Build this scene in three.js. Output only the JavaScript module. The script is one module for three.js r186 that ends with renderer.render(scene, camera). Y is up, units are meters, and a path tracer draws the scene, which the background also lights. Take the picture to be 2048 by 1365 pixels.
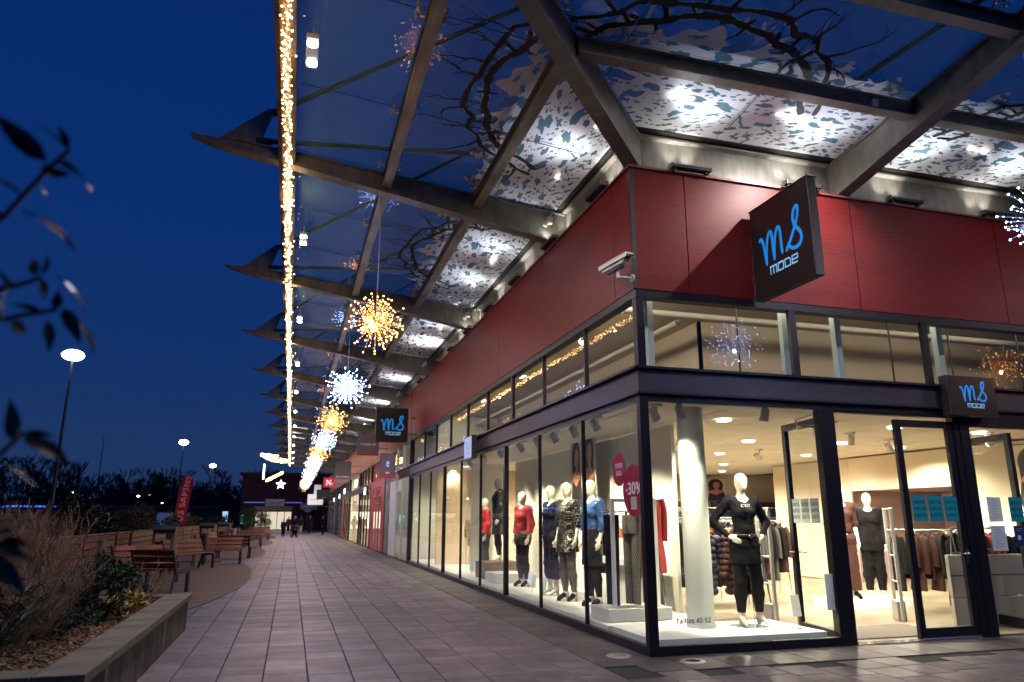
import * as THREE from 'three';
import { mergeGeometries, mergeVertices } from 'three/addons/utils/BufferGeometryUtils.js';
import { RoundedBoxGeometry } from 'three/addons/geometries/RoundedBoxGeometry.js';
import { RectAreaLightUniformsLib } from 'three/addons/lights/RectAreaLightUniformsLib.js';

// ------------------------------------------------------------------ camera, sky, sun, exposure
const scene = new THREE.Scene();
const renderer = new THREE.WebGLRenderer({ antialias: true });
renderer.toneMapping = THREE.LinearToneMapping;
renderer.toneMappingExposure = 1.0;
renderer.shadowMap.enabled = true;
RectAreaLightUniformsLib.init();
const D = Math.PI / 180;
const camera = new THREE.PerspectiveCamera(50.38, 1024 / 682, 0.1, 1500);
camera.position.set(0, 1.5, 0);
camera.rotation.order = 'YXZ';
camera.rotation.set(13.75 * D, -16.55 * D, 0);
camera.focus = 10;
camera.userData.fStop = 2.0;
{ // dusk sky: deep blue overhead, paler and greyer in the mist above the horizon
  const W = 256, H = 256, d = new Float32Array(W * H * 4);
  const stops = [[-90, .006, .014, .035], [0, .017, .038, .112], [4, .013, .037, .122], [10, .007, .032, .138], [20, .0035, .029, .152], [35, .0024, .024, .142], [55, .0018, .017, .110], [90, .0015, .010, .075]];
  for (let y = 0; y < H; y++) {
    const e = ((y + .5) / H - .5) * 180;
    let k = 0; while (k < stops.length - 2 && stops[k + 1][0] < e) k++;
    const a = stops[k], b = stops[k + 1], t = Math.min(1, Math.max(0, (e - a[0]) / (b[0] - a[0])));
    for (let x = 0; x < W; x++) { const i = (y * W + x) * 4; for (let c = 0; c < 3; c++) d[i + c] = a[c + 1] + (b[c + 1] - a[c + 1]) * t; d[i + 3] = 1; }
  }
  const t = new THREE.DataTexture(d, W, H, THREE.RGBAFormat, THREE.FloatType);
  t.mapping = THREE.EquirectangularReflectionMapping; t.magFilter = THREE.LinearFilter; t.needsUpdate = true;
  scene.background = t; scene.environment = t;
}
const sun = new THREE.DirectionalLight(new THREE.Color(.55, .68, 1), .012);   // the last light of the set sun, from the western sky
sun.position.set(-60, 50, -20); sun.shadow.radius = 60; sun.castShadow = true;
Object.assign(sun.shadow.camera, { left: -60, right: 60, top: 60, bottom: -60, far: 300 });
scene.add(sun);

// ------------------------------------------------------------------ helpers
let seed = 7;
const rnd = () => { seed = (seed + 0x6d2b79f5) | 0; let t = Math.imul(seed ^ (seed >>> 15), 1 | seed); t = (t + Math.imul(t ^ (t >>> 7), 61 | t)) ^ t; return ((t ^ (t >>> 14)) >>> 0) / 4294967296; };
const rr = (a, b) => a + (b - a) * rnd(), pick = (a) => a[Math.floor(rnd() * a.length)];
const V = (x, y, z) => new THREE.Vector3(x, y, z);
const used = {};
const numbered = (n) => { const k = used[n] = (used[n] ?? -1) + 1; return k ? n + '_' + String(k).padStart(3, '0') : n; };
function mat(c, rough = .6, metal = 0, extra = {}) {
  const phys = ['transmission', 'clearcoat', 'sheen', 'ior', 'specularIntensity'].some((k) => k in extra);
  const m = phys ? new THREE.MeshPhysicalMaterial() : new THREE.MeshStandardMaterial();
  m.color.setRGB(...c); m.roughness = rough; m.metalness = metal;
  for (const k in extra) if (k === 'emissive') m.emissive.setRGB(...extra[k]); else m[k] = extra[k];
  return m;
}
const glow = (c, s) => mat([.8, .8, .8], .5, 0, { emissive: c, emissiveIntensity: s });
function obj(name, geo, m, parent) {
  const o = new THREE.Mesh(Array.isArray(geo) ? merge(geo) : geo, m);
  o.name = parent ? name : numbered(name); o.castShadow = o.receiveShadow = true;
  (parent || scene).add(o); return o;
}
function tag(o, label, category, group, kind) {
  o.userData.label = label; if (category) o.userData.category = category;
  if (group) o.userData.group = group; if (kind) o.userData.kind = kind; return o;
}
function thing(name, label, category, [x, y, z] = [0, 0, 0], turn = 0, group) {
  const o = new THREE.Group(); o.name = numbered(name); scene.add(o); o.position.set(x, y, z); o.rotation.y = turn;
  return tag(o, label, category, group);
}
function copy(o, [x, y, z], turn, label) {
  const c = o.clone(); c.userData = { ...o.userData }; c.name = numbered(o.name.replace(/_\d{3}$/, '')); c.position.set(x, y, z); c.rotation.y = turn; scene.add(c);
  if (label) c.userData.label = label; return c;
}
function merge(list) {
  const all = list.map((g) => { const n = g.index ? g.toNonIndexed() : g.clone(); for (const k of Object.keys(n.attributes)) if (!['position', 'normal', 'uv'].includes(k)) n.deleteAttribute(k);
    if (!n.attributes.uv) n.setAttribute('uv', new THREE.BufferAttribute(new Float32Array(n.attributes.position.count * 2), 2)); if (!n.attributes.normal) n.computeVertexNormals(); return n; });
  return mergeGeometries(all);
}
function uvw(g, s = 1, ox = 0, oy = 0) { // uv in metres, across the main direction of each face
  const p = g.attributes.position, n = g.attributes.normal, uv = new Float32Array(p.count * 2);
  for (let i = 0; i < p.count; i++) {
    const ax = Math.abs(n.getX(i)), ay = Math.abs(n.getY(i)), az = Math.abs(n.getZ(i));
    const [u, v] = ay > ax && ay > az ? [p.getX(i), p.getZ(i)] : ax > az ? [p.getZ(i), p.getY(i)] : [p.getX(i), p.getY(i)];
    uv[i * 2] = u * s + ox; uv[i * 2 + 1] = v * s + oy;
  }
  g.setAttribute('uv', new THREE.BufferAttribute(uv, 2)); return g;
}
const bx = (x0, x1, y0, y1, z0, z1) => uvw(new THREE.BoxGeometry(Math.abs(x1 - x0), Math.abs(y1 - y0), Math.abs(z1 - z0)).translate((x0 + x1) / 2, (y0 + y1) / 2, (z0 + z1) / 2));
const gx = (x, y0, y1, z0, z1) => new THREE.PlaneGeometry(Math.abs(z1 - z0), y1 - y0).rotateY(-Math.PI / 2).translate(x, (y0 + y1) / 2, (z0 + z1) / 2), gz = (x0, x1, y0, y1, z) => new THREE.PlaneGeometry(Math.abs(x1 - x0), y1 - y0).translate((x0 + x1) / 2, (y0 + y1) / 2, z);   // a sheet of glass across x or z
const rbx = (x0, x1, y0, y1, z0, z1, r = .01) => uvw(new RoundedBoxGeometry(Math.abs(x1 - x0), Math.abs(y1 - y0), Math.abs(z1 - z0), 1, r).translate((x0 + x1) / 2, (y0 + y1) / 2, (z0 + z1) / 2));
function bar(a, b, r, r2 = r, seg = 8) { // a round bar between two points
  const d = b.clone().sub(a), g = new THREE.CylinderGeometry(r2, r, d.length(), seg, 1);
  g.translate(0, d.length() / 2, 0).applyQuaternion(new THREE.Quaternion().setFromUnitVectors(V(0, 1, 0), d.normalize())).translate(a.x, a.y, a.z); return g;
}
function prism(pts, depth, bevel = 0) { const s = new THREE.Shape(pts.map((p) => new THREE.Vector2(...p))); return new THREE.ExtrudeGeometry(s, { depth, bevelEnabled: bevel > 0, bevelSize: bevel, bevelThickness: bevel, bevelSegments: 1 }); }
function slab(w, h, d, b, ox = 0, oy = 0) { // a chamfered paving slab, its top at y = 0
  const P = [], I = (x, y, z) => [x, y, z], a = w / 2, c = d / 2;
  const top = [I(-a + b, 0, -c + b), I(-a + b, 0, c - b), I(a - b, 0, c - b), I(a - b, 0, -c + b)], mid = [I(-a, -b, -c), I(-a, -b, c), I(a, -b, c), I(a, -b, -c)], low = mid.map((q) => I(q[0], -h, q[2]));
  const q4 = (p, q, r, s) => P.push(...p, ...q, ...r, ...p, ...r, ...s);
  q4(...top); for (let i = 0; i < 4; i++) { const j = (i + 1) % 4; q4(mid[i], mid[j], top[j], top[i]); q4(low[i], low[j], mid[j], mid[i]); }
  const g = new THREE.BufferGeometry(); g.setAttribute('position', new THREE.BufferAttribute(new Float32Array(P), 3)); g.computeVertexNormals(); return uvw(g, 1, ox, oy);
}
// textures
function canvas(w, h, draw) { const c = document.createElement('canvas'); c.width = w; c.height = h; draw(c.getContext('2d'), w, h); return c; }
function ctex(w, h, draw, srgb = true) { const t = new THREE.CanvasTexture(canvas(w, h, draw)); if (srgb) t.colorSpace = THREE.SRGBColorSpace; t.wrapS = t.wrapT = THREE.RepeatWrapping; return t; }
const hash = (x, y, s) => { let h = Math.imul(x, 374761393) + Math.imul(y, 668265263) + Math.imul(s, 69069); h = Math.imul(h ^ (h >>> 13), 1274126177); return ((h ^ (h >>> 16)) >>> 0) / 4294967296; };
function vn(x, y, px, py, s) { const ix = Math.floor(x), iy = Math.floor(y), f = x - ix, g = y - iy, u = f * f * (3 - 2 * f), v = g * g * (3 - 2 * g), m = (a, b) => hash(((a % px) + px) % px, ((b % py) + py) % py, s); return (m(ix, iy) * (1 - u) + m(ix + 1, iy) * u) * (1 - v) + (m(ix, iy + 1) * (1 - u) + m(ix + 1, iy + 1) * u) * v; }
const fbm = (x, y, px, py, o, s) => { let a = 0, w = .5, n = 0; for (let i = 0; i < o; i++) { a += w * vn(x, y, px, py, s + i); n += w; w *= .55; x *= 2; y *= 2; px *= 2; py *= 2; } return a / n; };
function dtex(w, h, f, srgb = true, rep = [1, 1]) {
  const d = new Uint8Array(w * h * 4);
  for (let y = 0; y < h; y++) for (let x = 0; x < w; x++) { const c = f(x / w, y / h), i = (y * w + x) * 4; for (let k = 0; k < 3; k++) d[i + k] = Math.max(0, Math.min(255, (Array.isArray(c) ? c[k] : c) * 255)); d[i + 3] = 255; }
  const t = new THREE.DataTexture(d, w, h); t.magFilter = THREE.LinearFilter; t.wrapS = t.wrapT = THREE.RepeatWrapping; t.repeat.set(...rep); if (srgb) t.colorSpace = THREE.SRGBColorSpace; t.needsUpdate = true; return t;
}
const rerep = (t, x, y) => { const c = t.clone(); c.repeat.set(x, y); c.needsUpdate = true; return c; };

const stoneTex = dtex(512, 512, (u, v) => { const n = fbm(u * 6, v * 6, 6, 6, 5, 3), g = hash(u * 512 | 0, v * 512 | 0, 9), s = fbm(u * 40, v * 9, 40, 9, 3, 21); let t = .66 + .30 * (n - .5) * 1.5 + .10 * (g - .5) + .08 * (s - .5); const c = fbm(u * 3, v * 3, 3, 3, 4, 55), q = vn(u * 34, v * 34, 34, 34, 57); t -= .22 * Math.max(0, c - .58) * 3; if (q > .93) t -= (q - .93) * 3.2; return [t, t * .975, t * .985]; }, true, [.42, .42]);
const stoneBump = dtex(512, 512, (u, v) => .5 + .5 * (fbm(u * 50, v * 50, 50, 50, 3, 5) - .5) + .25 * (hash(u * 512 | 0, v * 512 | 0, 4) - .5), false, [1, 1]);
const stoneRough = dtex(256, 256, (u, v) => .42 + .42 * fbm(u * 5, v * 5, 5, 5, 4, 33), false, [.5, .5]);
const woodTex = dtex(1024, 512, (u, v) => { const w = fbm(u * 3, v * 5, 3, 5, 3, 14), g = fbm(u * 4, v * 60 + w * 9, 4, 60, 4, 8), f = fbm(u * 14, v * 200 + w * 14, 14, 200, 2, 17); const t = .74 + .20 * (g - .5) + .22 * (f - .5) + .12 * (w - .5) - .22 * Math.max(0, f * g * 4 - 1.25); return [t, t * .96, t * .94]; }, true, [1 / 2.66, 1 / 1.6]);
const plankTex = dtex(512, 256, (u, v) => { const w = fbm(u * 2, v * 4, 2, 4, 3, 44), g = fbm(u * 5, v * 50 + w * 6, 5, 50, 3, 48); const t = .66 + .6 * (g - .5) + .4 * (w - .5); return [t, t * .97, t * .94]; }, true, [.5, 1]);
const concTex = dtex(512, 512, (u, v) => { const n = fbm(u * 5, v * 5, 5, 5, 5, 61), g = fbm(u * 90, v * 90, 90, 90, 2, 65); const t = .62 + .5 * (n - .5) + .22 * (g - .5); return [t, t * .98, t * .93]; }, true, [.8, .8]);
const streakTex = dtex(512, 256, (u, v) => { const n = fbm(u * 22, v * 1.001, 22, 1, 4, 71), m = fbm(u * 60, v * 4, 60, 4, 3, 75), b = fbm(u * 7, v * 2, 7, 2, 2, 79); const t = .04 + 1.15 * Math.pow(n, 2.3) + .34 * (m - .5) + .30 * (b - .5); return [t, t * .96, t * .9]; }, true, [.35, 2.1]);
const steelTex = dtex(256, 256, (u, v) => { const n = fbm(u * 24, v * 3, 24, 3, 4, 81), m = fbm(u * 4, v * 4, 4, 4, 4, 85); const t = .72 + .22 * (n - .5) + .28 * (m - .5); return [t, t * .985, t * .95]; }, true, [.8, .8]);
const fabricBump = dtex(128, 128, (u, v) => .5 + .25 * Math.sin(u * 128 * 1.2) * Math.sin(v * 128 * 1.2) + .3 * (hash(u * 128 | 0, v * 128 | 0, 3) - .5), false, [6, 6]);

// shared materials
const M = {
  frame: mat([.018, .017, .024], .38, .55), frameDull: mat([.022, .021, .027], .6, .1), band: mat([.060, .055, .072], .45, .6),
  steel: mat([.38, .37, .36], .40, .4, { map: steelTex }), ribSteel: mat([.40, .385, .36], .42, .3, { map: steelTex }), darkSteel: mat([.05, .046, .046], .45, .5),
  chrome: mat([.75, .74, .72], .18, 1), white: mat([.78, .77, .70], .5), podium: mat([.74, .75, .68], .45), cream: mat([.66, .53, .36], .8), plaster: mat([.78, .76, .64], .85),
  wood: mat([.29, .024, .026], .42, 0, { map: woodTex, bumpMap: woodTex, bumpScale: .0002, specularIntensity: .45 }),
  benchWood: mat([.38, .115, .05], .55, 0, { map: plankTex }), benchWoodB: mat([.27, .075, .038], .55, 0, { map: plankTex }), benchWoodC: mat([.46, .17, .085], .5, 0, { map: plankTex }),
  black: mat([.012, .012, .013], .5), rubber: mat([.02, .02, .02], .8), skin: mat([.74, .68, .54], .38),
  glass: mat([.93, .96, .94], 0, 0, { transmission: 1, ior: 1.5 }), glassSmoke: mat([.85, .9, .86], 0, 0, { transmission: 1, ior: 1.5 }),
};
// ------------------------------------------------------------------ the ground, the paved walk, the timber decks
const CX = 3.96, CZ = -7.88;                                   // the corner of the shop
const asphalt = mat([.045, .045, .05], .8, 0, { map: rerep(stoneTex, .12, .12) });
tag(obj('ground', uvw(new THREE.PlaneGeometry(1400, 1400, 1, 1).rotateX(-Math.PI / 2).translate(0, -.06, -300)), asphalt), 'dark asphalt ground of the car park and beyond', null, null, 'structure');
{
  const walk = new THREE.Group(); walk.name = 'walkway'; walk.userData = { kind: 'structure', label: 'pale stone tiled walkway in front of the shops' }; scene.add(walk);
  obj('joint_bed', uvw(new THREE.BoxGeometry(30, .04, 130).translate(9, -.034, -50)), mat([.018, .015, .017], .95), walk);
  const S = .42, J = .011, tones = [[.262, .208, .244], [.246, .195, .230], [.280, .223, .260], [.234, .187, .220], [.256, .206, .240]];
  const grey = [[.165, .150, .172], [.180, .162, .186], [.150, .136, .156]], darkT = [[.118, .104, .108], [.128, .113, .116], [.108, .097, .102]];
  const tm = (c) => mat(c, .8, 0, { map: stoneTex, bumpMap: stoneBump, bumpScale: .0012, roughnessMap: stoneRough });
  const TM = [...tones, ...grey, ...darkT].map(tm);
  const geos = []; for (let i = 0; i < 8; i++) geos.push(slab(S - J, .02, S - J, .004, rnd() * 7, rnd() * 7));
  const border = []; for (let i = 0; i < 4; i++) border.push(slab(.5 - J, .02, .74 - J, .004, rnd() * 7, rnd() * 7));
  const list = [];
  const arcX = (z) => { // edge of the timber decks
    for (const [a, b, bulge] of [[-13.6, -28.2, .78], [-29.3, -42.6, .7], [-43.6, -56, .75], [-57, -70, .7]]) { if (z < a && z > b) { const t = (z - a) / (b - a); return -1.72 + bulge * 1.08 * Math.pow(Math.sin(Math.PI * t), .7); } } return -1.75; };
  walk.userData.arc = 0;
  const x0 = -.15 - S * 6 + S / 2;
  for (let i = 0; i < 26; i++) {
    const x = x0 + i * S, off = hash(i, 3, 5) * S;
    for (let k = 0; k < 230; k++) {
      const z = -2.2 - off - k * S;
      if (x + S / 2 > CX - .74 && z - S / 2 < CZ + .74) continue;                       // the dark border along the shop fronts
      if (x > CX && z < CZ) continue;
      if (x < arcX(z) - S) continue;
      let t = Math.floor(hash(i, k, 7) * 5);
      if (z < -11.4 && z > -14.3 && x < 1.9 && hash(i, k, 9) > .08 + .12 * Math.max(0, x)) t = 5 + Math.floor(hash(i, k, 8) * 3);
      else if (((z < -24 && z > -26.6) || (z < -36.6 && z > -39)) && x < 2.5 && hash(i, k, 9) > .15) t = 5 + Math.floor(hash(i, k, 8) * 3);
      else if (hash(i, k, 11) > .965) t = 5;
      list.push([x, z, geos[Math.floor(hash(i, k, 13) * 8)], t, Math.floor(hash(i, k, 15) * 2) * Math.PI, (hash(i, k, 17) - .5) * .0016]);
    }
  }
  for (let k = 0; k < 190; k++) list.push([CX - .37, CZ + .37 - .25 - k * .5, border[k % 4], 8 + Math.floor(hash(k, 1, 19) * 3), Math.PI / 2, (hash(k, 2, 20) - .5) * .0016]);
  for (let k = 0; k < 22; k++) list.push([CX + .25 + k * .5 - .37, CZ + .37, border[k % 4], 8 + Math.floor(hash(k, 5, 19) * 3), 0, (hash(k, 6, 20) - .5) * .0016]);
  const seen = (x, z) => { const c = Math.cos(16.55 * D), s = Math.sin(16.55 * D), f = s * x - c * z, r = c * x + s * z; return f > 4.4 && Math.abs(r / f) < .76; };
  list.forEach((t) => { t[6] = seen(t[0], t[1]) ? Math.hypot(t[0], t[1]) : 900; });
  list.sort((a, b) => a[6] - b[6]);
  const rest = {};
  list.forEach(([x, z, g, t, turn, dy], n) => {
    if (n < 298) { const o = obj('paving_tile', g, TM[t], walk); o.position.set(x, dy, z); o.rotation.y = turn; }
    else { const q = g.clone(); q.rotateY(turn).translate(x, dy, z); (rest[t] ??= []).push(q); }
  });
  for (const t in rest) obj('far_paving_tiles', rest[t], TM[t], walk).userData.kind = 'stuff';
  // recessed round lights beside the corner (switched off)
  for (const [x, z] of [[3.64, -8.04], [4.27, -7.52]]) {
    const g = thing('ground_light', x < 4 ? 'round steel light sunk in paving beside the long display window' : 'round steel light sunk in paving below the corner window', 'ground light', [x, 0, z], 0, 'lights sunk in the paving');
    obj('rim', new THREE.LatheGeometry([[.085, .004], [.09, .012], [.13, .010], [.14, .003], [.14, -.01]].map((p) => new THREE.Vector2(...p)), 32), mat([.42, .37, .33], .4, .8), g);
    obj('lens', new THREE.CylinderGeometry(.088, .088, .006, 28).translate(0, .006, 0), mat([.06, .07, .09], .08, 0), g);
  }
  // timber decks with a bowed edge
  const deckM = [[.20, .10, .075], [.165, .082, .064], [.235, .125, .095]].map((c) => mat(c, .75, 0, { map: plankTex }));
  const pg = slab(1, .03, .136, .003); uvw(pg);
  [[-13.6, -28.2], [-29.3, -42.6], [-43.6, -56], [-57, -70]].forEach(([a, b], n) => {
    const d = new THREE.Group(); d.name = numbered('timber_deck'); d.userData = { kind: 'structure', label: 'reddish timber deck with a bowed edge beside the walkway' }; scene.add(d);
    for (let z = a - .08; z > b; z -= .15) {
      const xe = Math.min(arcX(z - .07), arcX(z + .07)) - .02, L = xe + 5.6; if (L < 3.7) continue;
      const o = obj('plank', pg, deckM[Math.floor(hash(z * 100 | 0, n, 23) * 3)], d); o.scale.x = L; o.position.set(-5.6 + L / 2, .010 + (hash(z * 100 | 0, n, 25) - .5) * .002, z);
    }
    const pts = []; for (let k = 0; k <= 40; k++) { const z = a - .1 + (b - a + .2) * k / 40; pts.push(V(arcX(z), 0, z)); }
    const P = []; for (let k = 0; k < 40; k++) { const p = pts[k], q = pts[k + 1], f = (v, dx, y) => [v.x + dx, y, v.z]; const q4 = (A, B, C2, E2) => P.push(...A, ...B, ...C2, ...A, ...C2, ...E2);
      q4(f(p, -.03, .016), f(q, -.03, .016), f(q, .012, .016), f(p, .012, .016)); q4(f(p, .012, .016), f(q, .012, .016), f(q, .012, -.05), f(p, .012, -.05)); }
    const g = new THREE.BufferGeometry(); g.setAttribute('position', new THREE.BufferAttribute(new Float32Array(P), 3)); g.computeVertexNormals();
    obj('edge_strip', g, M.darkSteel, d);
  });
}
// ------------------------------------------------------------------ the glass canopy along the shops
const BAY = 6.05, RIB0 = -10.83, RIBX0 = 7.30, NB = 12;
const glassY = (d) => 6.60 + .105 * d;                          // height of the glass, d metres out from the wall
// the print on the glass: a white sheet broken by clear shards, ringed by dark branches
const PW = 1536, PH = 716, PM = PW / BAY, printC = document.createElement('canvas'), printT = document.createElement('canvas'), printR = document.createElement('canvas');
{
  for (const c of [printC, printT, printR]) { c.width = PW; c.height = PH; }
  const A = printC.getContext('2d'), B = printT.getContext('2d'), R3 = printR.getContext('2d');
  const CLEAR = ['#9ccfd4', '#d6d6d6', '#0a0a0a'], SHARD = ['#86b3ba', '#a0a0a0', '#0c0c0c'], WHITE = ['#d3d4de', '#000000', '#2a2a2a'], BLACK = ['#15100f', '#000000', '#b0b0b0'];
  const both = (col, f) => [A, B, R3].forEach((g, i) => { g.fillStyle = g.strokeStyle = col[i]; g.lineCap = g.lineJoin = 'round'; f(g); });
  both(CLEAR, (g) => g.fillRect(0, 0, PW, PH));
  const Y = (m) => PH - m * PM, X = (m) => m * PM;              // m metres out from the wall; canvas row 0 is v = 1
  const edge = (u) => { const t = (u - 3.02) / 3.02; return 1.30 + .42 * Math.sqrt(Math.max(0, 1 - t * t)) + .10 * Math.sin(u * 7) + .06 * Math.sin(u * 17 + 1); };
  both(WHITE, (g) => { g.beginPath(); g.moveTo(0, PH); for (let u = 0; u <= 6.06; u += .03) g.lineTo(X(u), Y(edge(u))); g.lineTo(PW, PH); g.fill(); });
  const shards = [];
  for (let i = 0; i < 5200; i++) {
    const m = Math.pow(rnd(), .85) * 1.75, u = rr(-.1, 6.15), big = m < .35 ? rr(.03, .13) : m < 1.15 ? .02 + .25 * Math.pow(rnd(), 1.3) : rr(.10, .26), th = big * rr(.26, .55), an = rr(-.35, .35) + (m < .5 ? rr(-.6, .6) : 0);
    const n = 12 + Math.floor(rnd() * 7), pts = []; for (let k = 0; k < n; k++) { const a = k / n * 6.283, r = rr(.55, 1.18) * (rnd() > .85 ? .5 : 1); pts.push([Math.cos(a) * big * r + th * .4 * Math.sin(a), Math.sin(a) * th * r]); }
    let hit = false; for (const s of shards) if (Math.abs(s[0] - u) < (s[2] + big) * .9 && Math.abs(s[1] - m) < (s[3] + th) * .92) { hit = true; break; }
    if (hit) continue; shards.push([u, m, big, th]);
    both(m < edge(u) - .02 ? SHARD : CLEAR, (g) => { g.beginPath(); pts.forEach(([x, y], k) => { const px = X(u + x * Math.cos(an) - y * Math.sin(an)), py = Y(m + x * Math.sin(an) + y * Math.cos(an)); k ? g.lineTo(px, py) : g.moveTo(px, py); }); g.closePath(); g.fill(); });
  }
  const branch = (u, m, an, len, w, depth) => {
    const n = 7; let x = u, y = m, a = an;
    for (let k = 0; k < n; k++) {
      const nx = x + Math.cos(a) * len / n, ny = y + Math.sin(a) * len / n, ww = w * (1 - .8 * k / n);
      both(BLACK, (g) => { g.lineWidth = Math.max(1.6, ww * PM * rr(.8, 1.25)); g.beginPath(); g.moveTo(X(x), Y(y)); g.lineTo(X(nx), Y(ny)); g.stroke(); });
      if (depth > 0 && k > 0 && rnd() < .5) branch(nx, ny, a + (rnd() > .5 ? 1 : -1) * rr(.5, 1.1), len * rr(.3, .55), ww * .6, depth - 1);
      x = nx; y = ny; a += rr(-.45, .45);
    }
  };
  const ring = (r, w, jit, s) => { let prev = null; for (let k = 0; k <= 46; k++) { const t = (.05 + .9 * k / 46) * Math.PI, R = r + jit * (vn(k * .5, s, 64, 64, 91) - .5) * 2; const p = [3.02 - Math.cos(t) * R * 1.28, .55 + Math.sin(t) * R];
    if (prev) both(BLACK, (g) => { g.lineWidth = w * PM * rr(.7, 1.3); g.beginPath(); g.moveTo(X(prev[0]), Y(prev[1])); g.lineTo(X(p[0]), Y(p[1])); g.stroke(); }); prev = p; } };
  ring(1.38, .085, .05, 1); ring(1.60, .07, .07, 5);
  for (let k = 0; k < 22; k++) { const t = rr(.06, .94) * Math.PI, R = 1.36; both(BLACK, (g) => { g.lineWidth = rr(.02, .06) * PM; g.beginPath(); g.moveTo(X(3.02 - Math.cos(t) * R * 1.28), Y(.55 + Math.sin(t) * R)); const R2 = R + rr(.1, .26), t2 = t + rr(-.08, .08); g.lineTo(X(3.02 - Math.cos(t2) * R2 * 1.28), Y(.55 + Math.sin(t2) * R2)); g.stroke(); }); }
  for (let k = 0; k < 15; k++) { const t = (.06 + .88 * (k + rr(.2, .8)) / 15) * Math.PI, R = 1.6; branch(3.02 - Math.cos(t) * R * 1.28, .55 + Math.sin(t) * R, Math.PI - t + rr(-.5, .5), rr(.35, .85), rr(.028, .05), 1); }
  for (let k = 0; k < 5; k++) { const t = rr(.1, .9) * Math.PI, R = 1.34; branch(3.02 - Math.cos(t) * R * 1.28, .55 + Math.sin(t) * R, -t + rr(-.5, .5), rr(.15, .35), .05, 0); }
}
const pc = new THREE.CanvasTexture(printC), pt = new THREE.CanvasTexture(printT), pr = new THREE.CanvasTexture(printR); pc.colorSpace = THREE.SRGBColorSpace;
for (const t of [pc, pt, pr]) { t.wrapS = THREE.RepeatWrapping; t.wrapT = THREE.ClampToEdgeWrapping; }
M.printGlass = mat([1, 1, 1], 1, 0, { transmission: 1, ior: 1.52, specularIntensity: .7, map: pc, transmissionMap: pt, roughnessMap: pr });
M.canopyGlass = mat([.38, .84, .90], .02, 0, { transmission: .82, ior: 1.52, specularIntensity: .8 });

const canopy = thing('glass_canopy', 'glass and steel canopy on tapered ribs along the shop fronts', 'canopy');
// "along" runs along a wall from the corner, "out" away from the wall; left: wall faces -x, right: wall faces +z
const sideL = (along, y, out) => V(CX - out, y, CZ - along), sideR = (along, y, out) => V(CX + along, y, CZ + out);
function pane(side, a0, a1, o0, o1, printed, u0, hip) { // from a0 to a1 along the wall, o0 to o1 out from it, cut where it meets the hip rib
  let poly = [[a0, o0], [a1, o0], [a1, o1], [a0, o1]];
  if (hip) { const q = [], d = (v) => v[0] + v[1] - .10; poly.forEach((v, i) => { const w = poly[(i + 1) % poly.length], e = d(v), f = d(w); if (e >= 0) q.push(v); if ((e >= 0) !== (f >= 0)) { const t = e / (e - f); q.push([v[0] + (w[0] - v[0]) * t, v[1] + (w[1] - v[1]) * t]); } }); poly = q; if (poly.length < 3) return; }
  const P = [], U = []; for (let k = 1; k + 1 < poly.length; k++) for (const [a, o] of [poly[0], poly[k], poly[k + 1]]) { const p = side(a, glassY(o), o); P.push(p.x, p.y, p.z); U.push((a - u0) / BAY, o / 2.82); }
  const g = new THREE.BufferGeometry(); g.setAttribute('position', new THREE.BufferAttribute(new Float32Array(P), 3)); g.setAttribute('uv', new THREE.BufferAttribute(new Float32Array(U), 2)); g.computeVertexNormals();
  return obj('glass_panel', g, printed ? M.printGlass : M.canopyGlass, canopy);
}
const ROWS = [[-.02, 1.368, true], [1.372, 2.848, true], [2.852, 4.255, false]];
// ribs
function ribGeo(diag) {
  const k = diag ? 1.414 : 1, s = (d, y) => [d * k, y];
  const web = prism([s(-.22, 6.02), s(0, 6.02), s(4.26, 6.80), s(5.0, 6.92), s(5.5, 7.02), s(5.76, 7.12), s(5.3, 7.10), s(4.26, 6.99), s(-.22, 6.50)], .10).translate(0, 0, -.05);
  const fl = prism([s(-.22, 6.0), s(0, 6.0), s(4.26, 6.78), s(5.0, 6.90), s(5.5, 7.0), s(5.78, 7.115), s(5.5, 7.035), s(5, 6.935), s(4.26, 6.815), s(0, 6.035), s(-.22, 6.035)], .20).translate(0, 0, -.10);
  const top = prism([s(-.22, 6.50), s(4.26, 6.99), s(5.3, 7.10), s(5.3, 7.13), s(4.26, 7.02), s(-.22, 6.53)], .17).translate(0, 0, -.085);
  return uvw(merge([web, fl, top]));
}
const finGeo = (() => { // plate on the outer end of a rib, with its two tie rods
  const plate = prism([[5.42, 7.08], [4.82, 7.06], [4.66, 7.60], [4.52, 7.74], [4.70, 7.72]], .05, .006).translate(0, 0, -.025);
  return plate; })();
const rodGeo = (() => merge([bar(V(4.6, 7.70, 0), V(-.4, 11.2, 0), .045), bar(V(4.80, 7.16, 0), V(-.3, 7.62, 0), .04), bar(V(4.86, 7.155, 0), V(4.62, 7.175, 0), .055), bar(V(4.65, 7.66, 0), V(4.45, 7.8, 0), .06)]))();
const ribG = ribGeo(false), hipG = ribGeo(true);
function rib(side, along, turn) {
  const p = side(along, 0, 0);
  const r = obj('rib', ribG, M.ribSteel, canopy); r.position.copy(p); r.rotation.y = turn;
  obj('fin_plate', finGeo, M.ribSteel, r); obj('tie_rod', rodGeo, M.darkSteel, r);
}
for (let n = 0; n < NB; n++) rib(sideL, -(RIB0 + CZ * -1) + n * BAY, Math.PI);
for (let n = 0; n < 2; n++) rib(sideR, RIBX0 - CX + n * BAY, -Math.PI / 2);
{ const h = obj('hip_rib', hipG, M.ribSteel, canopy); h.position.set(CX, 0, CZ); h.rotation.y = -Math.PI * .75; }
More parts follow.
